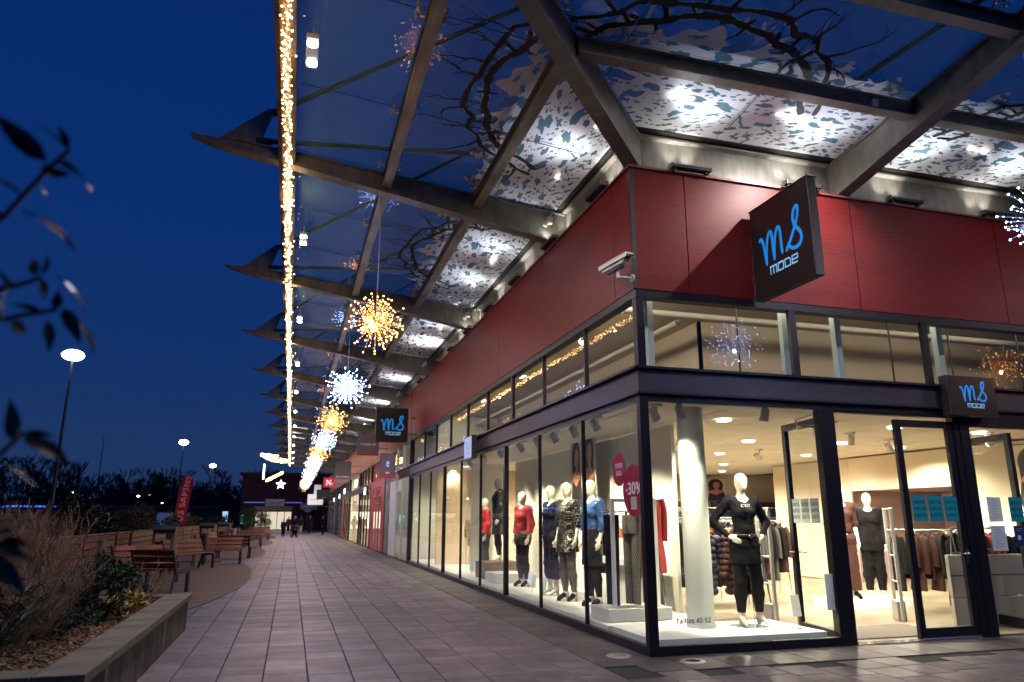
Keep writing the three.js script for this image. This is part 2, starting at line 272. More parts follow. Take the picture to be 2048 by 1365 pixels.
// purlins, gutter, wall beam and the glass, side by side
function purlin(side, a0, a1, out, name = 'purlin') {
  const y = glassY(out) - .11, c = (o, yy, a) => side(a, yy, o);
  const box = (o0, o1, y0, y1, b0 = a0, b1 = a1) => { const p = c(o0, y0, b0), q = c(o1, y1, b1); return bx(p.x, q.x, p.y, q.y, p.z, q.z); };
  return obj(name, [box(out - .035, out + .035, y - .16, y), box(out - .075, out + .075, y - .18, y - .161), box(out - .075, out + .075, y + .001, y + .02)], M.ribSteel, canopy);
}
const fitting = mat([.55, .53, .50], .3, .8);
const spiderGeo = (() => { const g = []; for (const sa of [-1, 1]) for (const so of [-1, 1]) { g.push(bar(V(0, -.10, 0), V(sa * .075, -.06, so * .15), .013, .011, 6), bar(V(sa * .075, -.085, so * .15), V(sa * .075, -.004, so * .15), .020, .017, 10), new THREE.SphereGeometry(.030, 10, 8).translate(sa * .075, -.075, so * .15), new THREE.CylinderGeometry(.036, .036, .012, 14).translate(sa * .075, -.010, so * .15)); } g.push(bar(V(0, -.13, 0), V(0, -.06, 0), .028, .028, 10)); return merge(g); })();
function spider(side, along, out) { const s = obj('spider_fitting', spiderGeo, fitting, canopy); s.position.copy(side(along, glassY(out), out)); if (side === sideL) s.rotation.y = Math.PI / 2; }
function wing(side, ribs, end) {
  const gap = .004;
  const third = BAY / 3;
  for (const [o0, o1, printed] of ROWS) ribs.forEach((r, n) => { const cnt = n ? 3 : Math.ceil((r + o1) / third);
    for (let k = 0; k < cnt; k++) pane(side, r - (k + 1) * third + (n && k === 2 ? gap : .004), r - k * third - (k ? .004 : gap), o0, o1, printed, r - BAY, !n); });
  for (const o of [1.37, 2.85]) { purlin(side, -o + .1, ribs[0] - .06, o); for (let n = 1; n < ribs.length; n++) purlin(side, ribs[n - 1] + .06, ribs[n] - .06, o); }
  ribs.forEach((r, n) => { if (r > 34) return; for (let k = 0; k < (n ? 3 : 4); k++) for (const o of [1.37, 2.85]) { const a = r - k * third - (k ? 0 : .42); if (a > -o + .4) spider(side, a, o); } });
}
const ribsL = [...Array(NB)].map((_, n) => CZ - RIB0 + n * BAY), ribsR = [RIBX0 - CX, RIBX0 - CX + BAY];
wing(sideL, ribsL); wing(sideR, ribsR);
// gutter sections
const gutM = mat([.30, .20, .16], .5, .3, { map: steelTex });
{
  const prof = [[4.26, 6.82], [4.26, 7.06], [4.30, 7.06], [4.30, 6.86], [4.46, 6.86], [4.46, 7.06], [4.50, 7.06], [4.50, 6.82], [4.44, 6.78], [4.32, 6.78]];
  const sec = (side, a0, a1) => { const g = prism(prof, 1), p = g.attributes.position; for (let i = 0; i < p.count; i++) { const v = side(p.getZ(i) > .5 ? a1 : a0, p.getY(i), p.getX(i)); p.setXYZ(i, v.x, v.y, v.z); } g.computeVertexNormals(); return uvw(g); };
  for (let k = 0; k < 40; k++) obj('gutter_section', sec(sideL, -4.2 + k * 1.8 + .004, -4.2 + (k + 1) * 1.8 - .004), gutM, canopy);
  for (let k = 0; k < 9; k++) obj('gutter_section', sec(sideR, -4.2 + k * 1.8 + .004, -4.2 + (k + 1) * 1.8 - .004), gutM, canopy);
}
// thin stay cables across each bay, just under the glass
ribsL.slice(0, 8).forEach((r, n) => { for (const k of n ? [1, 2] : [1, 2, 3]) obj('stay_cable', bar(sideL(r - k * BAY / 3, glassY(4.2) - .03, 4.2), sideL(r - k * BAY / 3, glassY(.3) - .04, .3), .006, .006, 5), M.darkSteel, canopy); });
ribsR.forEach((r) => { for (const k of [1, 2]) obj('stay_cable', bar(sideR(r - k * BAY / 3, glassY(4.2) - .03, 4.2), sideR(r - k * BAY / 3, glassY(.3) - .04, .3), .006, .006, 5), M.darkSteel, canopy); });
// ------------------------------------------------------------------ lights fixed to the canopy and Christmas lights
const WARM = [1, .62, .26], COOL = [.62, .72, 1], WHITE_L = [1, .96, .88];
const bulbM = { warm: glow([1, .58, .22], 32), cool: glow([.34, .48, 1], 60), amber: glow([1, .44, .11], 34), flood: glow([.95, .97, 1], 60), up: glow([1, .95, .82], 46) };
const spot = (c, i, p, t, ang, pen, parent = scene, rad = 2) => { const l = new THREE.SpotLight(new THREE.Color(...c), i, 0, ang, pen); l.position.copy(p); l.target.position.copy(t); l.castShadow = true; l.shadow.radius = rad; scene.add(l, l.target); return l; };
const point = (c, i, p, rad = 3) => { const l = new THREE.PointLight(new THREE.Color(...c), i); l.position.copy(p); l.shadow.radius = rad; l.castShadow = true; scene.add(l); return l; };
// twin floods under the gutter, one in each bay
{
  const body = merge([rbx(-.07, .07, .012, .07, -.30, .30, .01), bar(V(0, .07, -.2), V(0, .22, -.2), .012), bar(V(0, .07, .2), V(0, .22, .2), .012)]), lens = new THREE.CylinderGeometry(.058, .058, .012, 20);
  for (let n = 0; n < 12; n++) {
    const z = -7.72 - n * BAY, p = V(-.12, 6.72, z), f = thing('twin_flood_light', n ? 'white twin flood light fixed under the canopy edge' : 'white twin flood light in the canopy bay by the shop corner', 'flood light', p.toArray(), 0, 'flood lights under the canopy edge');
    if (!n) delete f.userData.group;
    obj('housing', body, mat([.5, .5, .48], .4, .5), f);
    for (const s of [-.19, .19]) { const l = obj('lamp_lens', lens, bulbM.flood, f); l.position.set(0, .004, s); }
    spot([1, .90, .97], n < 4 ? 70 : 85, V(p.x, p.y - .02, z), V(p.x + 2.6, 0, z - .4), 1.3, .7, scene, 6);
  }
}
// bar uplights on the ledge above the timber fascia
{
  const body = merge([rbx(-.28, .28, 0, .05, -.055, .055, .008), bx(-.26, -.22, -.03, .0, -.03, .03), bx(.22, .26, -.03, 0, -.03, .03)]), lens = rbx(-.085, .085, .05, .058, -.035, .035, .003), clips = [bx(-.295, -.281, -.005, .056, -.06, .06), bx(.281, .295, -.005, .056, -.06, .06)];
  const put = (side, a, turn, far, i) => {
    const p = side(a, 5.99, .10), o = thing('bar_uplight', side === sideR ? 'black bar uplight on the fascia ledge over the doors side' : 'black bar uplight on the long fascia ledge over the walkway', 'uplight', p.toArray(), turn, side === sideR ? 'uplights over the shop doors' : 'uplights over the walkway fascia');
    obj('housing', body, M.black, o); for (const c of clips) obj('end_clip', c, M.chrome, o);
    for (const s of [-.13, .13]) { const l = obj('lamp_lens', lens, bulbM.up, o); l.position.x = s; if (!far) spot([1, .95, .86], i * .55, side(a + s, 6.05, .02), side(a + s, 6.5, -.19), .50, 1, scene, 1); }
    if (!far) spot([.88, .95, 1], i * .95, side(a, 6.06, .12), side(a, 6.98, 1.3), .85, 1, scene, 4);
    if (far) spot([1, .95, .86], i, side(a, 6.06, .10), side(a, 7.2, .8), 1.15, 1, scene, 3);
  };
  for (let k = 0; k < 4; k++) put(sideR, .82 + k * 1.76, 0, false, 7);
  for (let k = 0; k < 6; k++) put(sideL, .90 + k * 2.02, Math.PI / 2, false, 7);
  for (let k = 0; k < 19; k++) put(sideL, .90 + (6 + k * 1.5) * 2.02, Math.PI / 2, true, 16);
}
{ // twin floods under the canopy edge on the door side, and the spotlight that lights the hanging sign
  for (const x of [3.8, 9.85, 15.9]) spotFlood(x);
  function spotFlood(x) { const f = copy(scene.children.find((c) => c.name === 'twin_flood_light_001'), [x, 6.72, CZ + 4.08], Math.PI / 2, x < 4 ? 'white twin flood light at the canopy corner' : x < 10 ? 'white twin flood light before the shop doors' : 'white twin flood light past the shop doors'); delete f.userData.group; spot([1, .90, .97], 44, V(x, 6.70, CZ + 4.08), V(x, 0, CZ + 1.4), 1.3, .7, scene, 6); }
  const o = thing('sign_spotlight', 'small bright spotlight under the purlin lighting the hanging sign', 'spotlight', [6.62, 6.52, CZ + 1.40]); obj('can', rbx(-.05, .05, -.05, .05, -.07, .06, .015), mat([.6, .6, .58], .4, .3), o); obj('lamp_lens', rbx(-.04, .04, -.04, .04, -.078, -.071, .003), bulbM.flood, o); obj('bracket', bar(V(0, .05, 0), V(0, .14, 0), .012), M.darkSteel, o);
  spot([1, .93, .86], 34, V(6.62, 6.52, CZ + 1.30), V(6.1, 4.9, CZ), 1.05, .9, scene, 1);
}
// small cable junctions on the ribs
{
  const g = merge([rbx(-.05, .05, -.06, .06, -.04, .04, .01), bar(V(0, .06, 0), V(.05, .13, 0), .012), bar(V(-.04, -.03, .03), V(-.10, -.12, .03), .03, .04)]);
  for (let n = 0; n < 4; n++) { const o = obj('rib_spotlight', g, mat([.7, .68, .6], .4, .2)); o.position.set(CX - .12, 6.36, RIB0 + .13 - n * BAY); tag(o, n ? 'small white spotlight clamped on a rib beside the fascia' : 'small white spotlight clamped on the first rib by the corner', 'spotlight', 'spotlights clamped on the ribs'); }
}
// warm fairy lights wound along the gutter
function bulbsGeo(points, r) { const g = new THREE.OctahedronGeometry(r, 0), src = g.attributes.position, n = src.count, P = new Float32Array(points.length * n * 3), N = new Float32Array(points.length * n * 3), q = g.attributes.normal;
  points.forEach((p, k) => { const s = p.s ?? 1; for (let i = 0; i < n; i++) { const j = (k * n + i) * 3; P[j] = p.x + src.getX(i) * s; P[j + 1] = p.y + src.getY(i) * s; P[j + 2] = p.z + src.getZ(i) * s; N[j] = q.getX(i); N[j + 1] = q.getY(i); N[j + 2] = q.getZ(i); } });
  const o = new THREE.BufferGeometry(); o.setAttribute('position', new THREE.BufferAttribute(P, 3)); o.setAttribute('normal', new THREE.BufferAttribute(N, 3)); return o; }
function wireGeo(pts, r, out = []) { // thin three-sided wires along point lists
  for (const line of pts) for (let i = 0; i + 1 < line.length; i++) { const a = line[i], b = line[i + 1], d = b.clone().sub(a).normalize(), u = Math.abs(d.y) > .9 ? V(1, 0, 0).cross(d).normalize() : V(0, 1, 0).cross(d).normalize(), w = d.clone().cross(u);
    const c = [0, 1, 2].map((k) => u.clone().multiplyScalar(Math.cos(k * 2.094) * r).addScaledVector(w, Math.sin(k * 2.094) * r));
    for (let k = 0; k < 3; k++) { const e = c[k], f = c[(k + 1) % 3]; for (const [p, o] of [[a, e], [a, f], [b, f], [a, e], [b, f], [b, e]]) out.push(p.x + o.x, p.y + o.y, p.z + o.z); } }
  const g = new THREE.BufferGeometry(); g.setAttribute('position', new THREE.BufferAttribute(new Float32Array(out), 3)); g.computeVertexNormals(); return g; }
{
  const s = thing('fairy_light_string', 'thick string of warm white fairy lights wound along the canopy gutter', 'fairy lights');
  const pts = [], wires = [[], [], [], [], []];
  for (let z = -4.2; z > -78; z -= .16) wires.forEach((w, k) => w.push(V(-.40 + rr(-.05, .05), 6.735 + rr(-.06, .03), z + rr(-.06, .06))));
  const tails = [];
  for (let z = -4; z > -78;) {
    z -= z > -13 ? .019 : z > -30 ? .03 : .06;
    const a = rnd() * 6.283, r = .085 * Math.sqrt(rnd()) + (rnd() > .93 ? .07 : 0), p = V(-.40 + Math.cos(a) * r * .8, 6.715 + Math.sin(a) * r * .8 - (rnd() > .9 ? .04 : 0), z); p.s = (z > -18 ? rr(.7, 1.2) : rr(.8, 1.2)); pts.push(p);
    if (z > -24) tails.push([V(-.40 + rr(-.04, .04), 6.735, z + rr(-.05, .05)), p]);
  }
  obj('bulbs', bulbsGeo(pts, .0115), bulbM.warm, s).userData.kind = 'stuff';
  obj('wire', wireGeo([...wires, ...tails], .0028), mat([.62, .55, .45], .5), s);
  for (let k = 0; k < 12; k++) point([1, .60, .25], 1.3, V(-.40, 6.62, -6 - k * BAY), 1);
}
// hanging starburst balls
function burst(rods, warm) {
  const tips = [], lines = [];
  for (let k = 0; k < rods; k++) {
    const y = 1 - 2 * (k + .5) / rods, a = k * 2.39996 + rr(-.2, .2), q = Math.sqrt(1 - y * y), d = V(Math.cos(a) * q, y, Math.sin(a) * q), L = rr(.26, .52);
    lines.push([d.clone().multiplyScalar(.03), d.clone().multiplyScalar(L)]);
    for (let j = 0; j < 6; j++) { const p = d.clone().multiplyScalar(L * [1, .86, .72, .58, .44, .3][j] + rr(-.02, .02)).add(V(rr(-.006, .006), rr(-.006, .006), rr(-.006, .006))); p.s = j ? .42 : 1.05; tips.push(p); }
  }
  return [bulbsGeo(tips, .0105), wireGeo(lines, .0042)];
}
{
  const kinds = [burst(96, true), burst(110, false)];
  const rodM = [mat([.55, .20, .06], .35, .6), mat([.55, .58, .66], .35, .4)], bulb = [bulbM.amber, bulbM.cool];
  const make = (n, p, warm, label, group) => {
    const k = warm ? 0 : 1, o = thing('starburst_ball', label, 'light ball', p.toArray(), n * 1.3, group);
    obj('core', new THREE.IcosahedronGeometry(.045, 1), rodM[k], o);
    obj('rods', kinds[k][1], rodM[k], o).userData.kind = 'stuff'; obj('bulbs', kinds[k][0], bulb[k], o).userData.kind = 'stuff';
    obj('cable', bar(V(0, .04, 0), V(0, 6.72 - p.y, 0), .005, .005, 5), mat([.5, .5, .5], .4), o);
    point(warm ? [1, .52, .16] : [.5, .62, 1], warm ? 3.2 : 4, p.clone().add(V(0, -.1, 0)), 1.5);
  };
  for (let n = 0; n < 11; n++) make(n, V(1.05, 4.42, RIB0 - n * BAY), n % 2 === 0, n === 0 ? 'amber starburst light ball hanging from the rib by the corner' : n === 1 ? 'blue white starburst light ball next to the first amber ball' : n % 2 ? 'blue white starburst light ball in the row along the walkway' : 'amber starburst light ball in the row along the walkway', n > 1 ? (n % 2 ? 'blue white light balls along the walkway' : 'amber light balls along the walkway') : null);
  make(11, V(RIBX0 - .02, 4.46, CZ + 2.85), false, 'blue white starburst light ball hanging before the shop doors'); make(12, V(RIBX0 + BAY, 4.42, CZ + 2.85), true, 'amber starburst light ball hanging past the shop doors');
}
// ------------------------------------------------------------------ the corner shop
const shop = thing('corner_shop', 'corner clothing shop with red timber fascia and tall dark framed windows', 'shop building');
const END = -25.9, Y_SILL = .10, Y_HEAD = 2.88, Y_BAND = 3.30, Y_F0 = 4.30, Y_F1 = 5.95, DEEP = -22.4, EAST = 18;
const part = (name, geo, m, p = shop) => obj(name, geo, m, p);
// timber fascia, panel by panel; wood grain runs level
const panelGeo = (w, ox) => { const g = rbx(-w / 2, w / 2, Y_F0, Y_F1, -.03, 0, .003); return uvw(g, 1, ox, ox * .37); };
function fasciaL(z0, z1, parent) { const g = panelGeo(Math.abs(z1 - z0) - .012, rnd() * 5), o = part('fascia_panel', g, M.wood, parent); o.rotation.y = -Math.PI / 2; o.position.set(CX - .02, 0, (z0 + z1) / 2); return o; }
fasciaL(CZ + .018, -8.45, shop); let fz = -8.45; const seams = []; while (fz > END + 1.4) { fasciaL(fz, Math.max(END, fz - 2.9), shop); fz -= 2.9; } if (fz > END) fasciaL(fz, END, shop);
for (const [a, b] of [[CX - .018, 4.72], [4.72, 7.38], [7.38, 10.04], [10.04, 12.7], [12.7, 15.4], [15.4, 18]]) { const o = part('fascia_panel', panelGeo(b - a - .012, rnd() * 5), M.wood); o.position.set((a + b) / 2, 0, CZ + .02); }
part('corner_trim', bx(CX - .03, CX + .02, Y_F0, Y_F1, CZ - .02, CZ + .03), M.black);
part('fascia_backing', [bx(CX + .012, CX + .10, Y_F0, Y_F1 - .01, END, CZ - .012), bx(CX + .012, EAST, Y_F0 + .002, Y_F1 - .012, CZ - .10, CZ - .0125)], M.black);
const trimRed = mat([.20, .045, .045], .4);
part('fascia_cap', [bx(CX - .06, CX + .32, Y_F1, Y_F1 + .03, END, CZ + .06), bx(CX + .321, EAST, Y_F1, Y_F1 + .03, CZ - .32, CZ + .06)], trimRed);
// steel channel above the fascia
part('wall_beam', [bx(CX + .20, CX + .24, 5.98, 6.52, -82, CZ - .20), bx(CX + .10, CX + .24, 6.521, 6.55, -82, CZ - .10), bx(CX + .20, EAST, 5.98, 6.52, CZ - .24, CZ - .20), bx(CX + .10, EAST, 6.521, 6.55, CZ - .24, CZ - .10)], M.steel);
part('roof', bx(CX + .25, EAST, 6.75, 6.95, -82, CZ - .25), M.frameDull);
part('roof_edge', [bx(CX + .02, CX + .24, 6.585, 6.62, -82, CZ - .02), bx(CX + .241, EAST, 6.585, 6.62, CZ - .24, CZ - .02)], M.black);
// frames: the ledge, soffit, posts and mullions
const chan = (x0, x1, z0, z1) => [bx(x0, x1, Y_BAND - .035, Y_BAND, z0, z1)];
part('soffit', [bx(CX - .01, CX + .14, Y_F0 - .10, Y_F0 - .002, END, CZ - .14), bx(CX - .01, EAST, Y_F0 - .10, Y_F0 - .002, CZ - .14, CZ + .01)], M.frame);
part('ledge', [bx(CX - .10, CX + .05, Y_BAND - .03, Y_BAND, END, CZ + .10), bx(CX + .051, EAST, Y_BAND - .03, Y_BAND, CZ - .05, CZ + .10)], M.frame);
part('ledge_web', [bx(CX - .035, CX + .05, 2.99, Y_BAND - .031, END, CZ + .035), bx(CX + .051, EAST, 2.99, Y_BAND - .031, CZ - .05, CZ + .035)], M.band);
part('ledge_flange', [bx(CX - .06, CX + .05, 2.965, 2.989, END, CZ + .06), bx(CX + .051, EAST, 2.965, 2.989, CZ - .05, CZ + .06)], M.frame);
part('head_rail', [bx(CX - .012, CX + .06, Y_HEAD, 2.964, END, CZ - .07), bx(CX + .10, EAST, Y_HEAD, 2.964, CZ - .06, CZ + .012)], M.frame);
part('sill_rail', [bx(CX - .02, CX + .06, 0, Y_SILL, END, CZ - .08), bx(CX + .10, 6.52, 0, Y_SILL, CZ - .06, CZ + .02)], M.frame);
part('corner_post', [rbx(CX - .02, CX + .10, 0, 2.963, CZ - .08, CZ + .02, .008), bx(CX - .005, CX + .10, Y_BAND + .001, Y_F0 - .101, CZ - .10, CZ + .005)], M.frame);
// long side: panes of the display window and the row above
const MUL = [CZ - .08, -9.79, -11.75, -13.82, -15.81, -17.76, -19.88, -21.95, -23.9, END];
for (let i = 0; i + 1 < MUL.length; i++) {
  part('window_pane', gx(CX + .022, Y_SILL, Y_HEAD, MUL[i + 1] + .006, MUL[i] - .006), M.glass);
  if (i) part('mullion', [3, 6].includes(i) ? bx(CX - .016, CX + .07, Y_SILL, Y_HEAD, MUL[i] - .045, MUL[i] + .045) : bx(CX - .004, CX + .05, Y_SILL, Y_HEAD, MUL[i] - .014, MUL[i] + .014), M.frame);
}
part('mullion', bx(CX - .03, CX + .12, 0, Y_F0, END - .06, END + .05), M.frame);
const UP = [CZ - .10, -9.62, -11.5, -13.35, -15.25, -17.15, -19.17, -21.2, -23.2, END];
for (let i = 0; i + 1 < UP.length; i++) { part('upper_pane', gx(CX + .04, Y_BAND, Y_F0 - .10, UP[i + 1] + .006, UP[i] - .006), M.glass); if (i) part('mullion', bx(CX, CX + .06, Y_BAND, Y_F0 - .10, UP[i] - (i % 3 ? .02 : .04), UP[i] + (i % 3 ? .02 : .04)), M.frame); }
// door side
part('window_pane', gz(CX + .10, 6.50, Y_SILL, Y_HEAD, CZ - .012), M.glass);
const UPX = [CX + .10, 6.25, 8.45, 10.6, 12.8, 15.4, EAST];
for (let i = 0; i + 1 < UPX.length; i++) { part('upper_pane', gz(UPX[i] + .006, UPX[i + 1] - .006, Y_BAND, Y_F0 - .10, CZ - .03), M.glass); if (i) part('mullion', bx(UPX[i] - .05, UPX[i] + .05, Y_BAND, Y_F0 - .10, CZ - .06, CZ), M.frame); }
part('door_post', [rbx(6.50, 6.74, 0, Y_HEAD, CZ - .10, CZ + .015, .006)], M.frame);
part('door_post', [rbx(8.70, 8.98, 0, Y_HEAD, CZ - .10, CZ + .015, .006), bx(8.80, 8.81, 0, Y_HEAD, CZ + .0151, CZ + .025)], M.frame);
part('door_post', rbx(10.95, 11.2, 0, Y_HEAD, CZ - .10, CZ + .015, .006), M.frame);
part('window_pane', gz(8.98, 10.95, .05, Y_HEAD - .14, CZ - .012), M.glass);
part('window_pane', gz(11.2, EAST, .05, Y_HEAD, CZ - .012), M.glass);
part('door_head', [bx(6.74, 8.70, Y_HEAD - .03, Y_HEAD - .0005, CZ - .08, CZ + .005), bx(8.98, 10.95, Y_HEAD - .14, Y_HEAD - .0005, CZ - .08, CZ + .005)], M.frame);
part('threshold', bx(6.74, 8.70, -.02, .012, CZ - .12, CZ + .06), M.chrome);
function leaf(p, turn, w, h, posters) { // glazed door leaf hinged at p
  const d = new THREE.Group(); d.name = 'door'; d.position.set(...p); d.rotation.y = turn; shop.add(d);
  const f = .095, o = obj('door_frame', [rbx(0, f, .02, h, -.03, .03, .005), rbx(w - f, w, .02, h, -.03, .03, .005), rbx(f, w - f, .02, .02 + f * 1.35, -.029, .029, .005), rbx(f, w - f, h - f, h, -.029, .029, .005)], M.frame, d);
  obj('door_glass', gz(f, w - f, .02 + f * 1.35, h - f, 0), M.glassSmoke, d);
  obj('door_handle', [bar(V(w - .05, 1.05, .03), V(w - .05, 1.05, .085), .012), bar(V(w - .05, 1.05, .08), V(w - .19, 1.05, .085), .011), bar(V(w - .05, 1.05, -.03), V(w - .05, 1.05, -.085), .012), bar(V(w - .05, 1.05, -.08), V(w - .19, 1.05, -.085), .011), bx(w - .075, w - .025, .93, 1.12, -.034, .034)], M.chrome, d);
  obj('door_seal', bx(.02, w - .02, .0, .035, .031, .045), M.chrome, d);
  return d;
}
leaf([6.60, 0, CZ - .10], 82 * D, .96, 2.80);            // opened inwards, seen through the window
leaf([7.72, 0, CZ - .03], 0, .97, 2.80);                 // closed leaf with the notices
leaf([9.85, 0, CZ - .12], 78 * D, .96, 2.70);
part('door_closer', [bar(V(6.62, 2.86, -8.05), V(6.50, 2.80, -8.35), .014), bar(V(6.50, 2.80, -8.35), V(6.68, 2.74, -8.5), .014), rbx(6.63, 6.70, 2.68, 2.75, -8.5, -8.2, .01)], M.chrome);
// inside: floor, ceiling tiles, walls, the void behind the upper panes
const floorM = mat([.50, .42, .33], .28, 0, { map: rerep(concTex, .3, .3) });
part('shop_floor', bx(CX + .06, EAST, -.04, .006, DEEP, CZ - .12), floorM);
part('back_wall', bx(CX + .3, EAST, 0, 3.1, DEEP - .1, DEEP), M.cream);
part('side_wall', bx(EAST, EAST + .1, 0, 6.7, DEEP, CZ), M.cream);
part('rear_wall', bx(CX + .3, EAST, 3.1, 6.7, DEEP - .1, DEEP), M.plaster);
part('end_wall', bx(CX + .06, CX + 1.9, 0, 4.29, END - .06, END), M.plaster);
const darkWall = mat([.36, .25, .24], .8);
{ // timber lined inner wall with its joints, and the dark opening in it
  const wallM = mat([.58, .48, .35], .7);
  for (let k = 0; k < 6; k++) { const x0 = 13.1, z0 = -9 - k * 1.5; const o = part('wall_panel', rbx(x0, x0 + .06, k === 2 || k === 3 ? 2.15 : .02, 2.93, z0 - 1.49, z0, .006), wallM); }
  part('dark_recess', [bx(16.0, 16.1, 0, 2.9, -15.2, -11.8), bx(13.17, 16, 2.16, 2.92, -15.2, -11.8), bx(13.17, 16, 0, 2.16, -15.2, -15.1), bx(13.17, 16, 0, 2.16, -11.9, -11.8)], darkWall);
  for (let k = 0; k < 9; k++) part('wall_panel', rbx(5.2 + k * 1.22, 5.2 + (k + 1) * 1.22 - .012, .02, 2.93, DEEP, DEEP + .05, .006), wallM);
}
{ const tile = slab(1.19, .018, .593, .006).rotateX(Math.PI), cm = [mat([.86, .79, .65], .9), mat([.84, .77, .63], .9)];
  part('ceiling_slab', bx(CX + .5, EAST, 2.985, 3.10, DEEP, CZ - .12), M.frameDull);
  for (let i = 0; i < 9; i++) for (let k = 0; k < 24; k++) { const o = part('ceiling_tile', tile, cm[(i * 7 + k * 3) % 2]); o.position.set(CX + 1.12 + i * 1.2, 2.965, CZ - .45 - k * .6); } }
part('window_ceiling', bx(CX + .062, CX + .5, 2.965, 3.10, DEEP, CZ - .0605), M.plaster);
part('upper_back_wall', [bx(CX + 2.2, CX + 2.25, 3.1, 4.7, END, CZ - 2.2), bx(CX + 2.2, EAST, 3.1, 4.7, CZ - 2.25, CZ - 2.2)], mat([.52, .44, .34], .9));
part('upper_ceiling', bx(CX + .14, EAST, 4.62, 4.70, END, CZ - .14), mat([.62, .50, .36], .9));
part('upper_duct', [bx(6.55, 6.63, 3.32, 4.6, CZ - .7, CZ - .62), bx(7.35, 7.45, 3.32, 4.6, CZ - .6, CZ - .5), bx(9.2, 9.3, 3.32, 4.6, CZ - .6, CZ - .5), bx(6.7, 11.6, 3.3, 3.46, CZ - .75, CZ - .68), bx(4.35, 4.43, 3.3, 4.6, CZ - .55, CZ - .47)], mat([.38, .46, .45], .6));
for (const [x, z, y] of [[6.0, -.9, 3.5], [8.9, -1.1, 3.4], [9.6, -.9, 3.5], [10.2, -1.2, 3.4], [11.3, -.9, 3.5]]) part('hanger_rod', [bar(V(x, y, CZ + z), V(x, 4.61, CZ + z), .014), bar(V(x, y, CZ + z), V(x + .12, y + .03, CZ + z), .014)], M.black);
part('upper_pipe', [bar(V(4.4, 4.42, CZ - 1.3), V(12, 4.42, CZ - 1.3), .05), bar(V(CX + 1.5, 4.4, -9.5), V(CX + 1.5, 4.4, -25), .05)], mat([.4, .38, .34], .5));
part('display_back_wall', [bx(5.62, 5.68, 0, 2.93, -13.95, -10.2), bx(5.62, 5.68, 0, 2.93, -18.6, -14.15), bx(5.62, 5.68, 0, 2.93, -25.6, -22.6)], M.plaster);
part('display_return', bx(4.6, 5.62, 0, 2.93, -19.35, -19.25), M.plaster);
part('display_floor', [rbx(CX + .07, 5.6, .006, .15, -25.7, -9.2, .004), rbx(CX + .12, 6.42, .0065, .151, -9.18, CZ - .13, .004)], M.podium);
const pillar = tag(obj('column', new THREE.LatheGeometry([[.185, .151], [.185, .19], [.175, .19], [.175, 2.96]].map((p) => new THREE.Vector2(...p)), 40).translate(5.14, 0, -8.78), mat([.60, .62, .54], .55)), 'round white column inside the corner window', 'column');
// lights in the shop
const area = (c, i, w, h, p, t) => { const l = new THREE.RectAreaLight(new THREE.Color(...c), i, w, h); l.position.copy(p); l.lookAt(t.x, t.y, t.z); scene.add(l); return l; };
const INT = [1, .88, .68], down = glow([1, .93, .8], 9), disc = new THREE.CylinderGeometry(.11, .11, .012, 22), ringG = new THREE.TorusGeometry(.12, .012, 6, 24).rotateX(Math.PI / 2);
for (const [x, z] of [[6.2, -9.6], [7.6, -9.4], [9.4, -9.6], [11.4, -9.8], [6.4, -12], [8.4, -12.2], [10.4, -12], [12.2, -12.4], [7.2, -14.6], [9.4, -14.8], [11.6, -14.6], [6.6, -17.4], [9, -17.6], [11.4, -17.8], [7.2, -20.4], [10, -20.4], [13, -20.4]]) {
  const o = thing('ceiling_downlight', 'round white downlight set in the shop ceiling', 'downlight', [x, 2.94, z], 0, 'downlights in the shop ceiling');
  obj('lamp_disc', disc, down, o); obj('ring', ringG, M.white, o);
  spot(INT, z > -10 ? 60 : 105, V(x, 2.92, z), V(x, 0, z - (z > -10 ? .6 : 0)), z > -10 ? 1.0 : 1.35, .5, scene, 3);
}
for (const [x, z] of [[4.75, -20.6], [4.75, -22.4], [4.8, -24.4]]) { const o = thing('ceiling_downlight', 'round white downlight over the far end of the display window', 'downlight', [x, 2.955, z], 0, 'downlights over the display window end'); obj('lamp_disc', disc, down, o); obj('ring', ringG, M.white, o); spot([1, .90, .68], 30, V(x, 2.93, z), V(x, 0, z), 1.3, .6, scene, 6); }
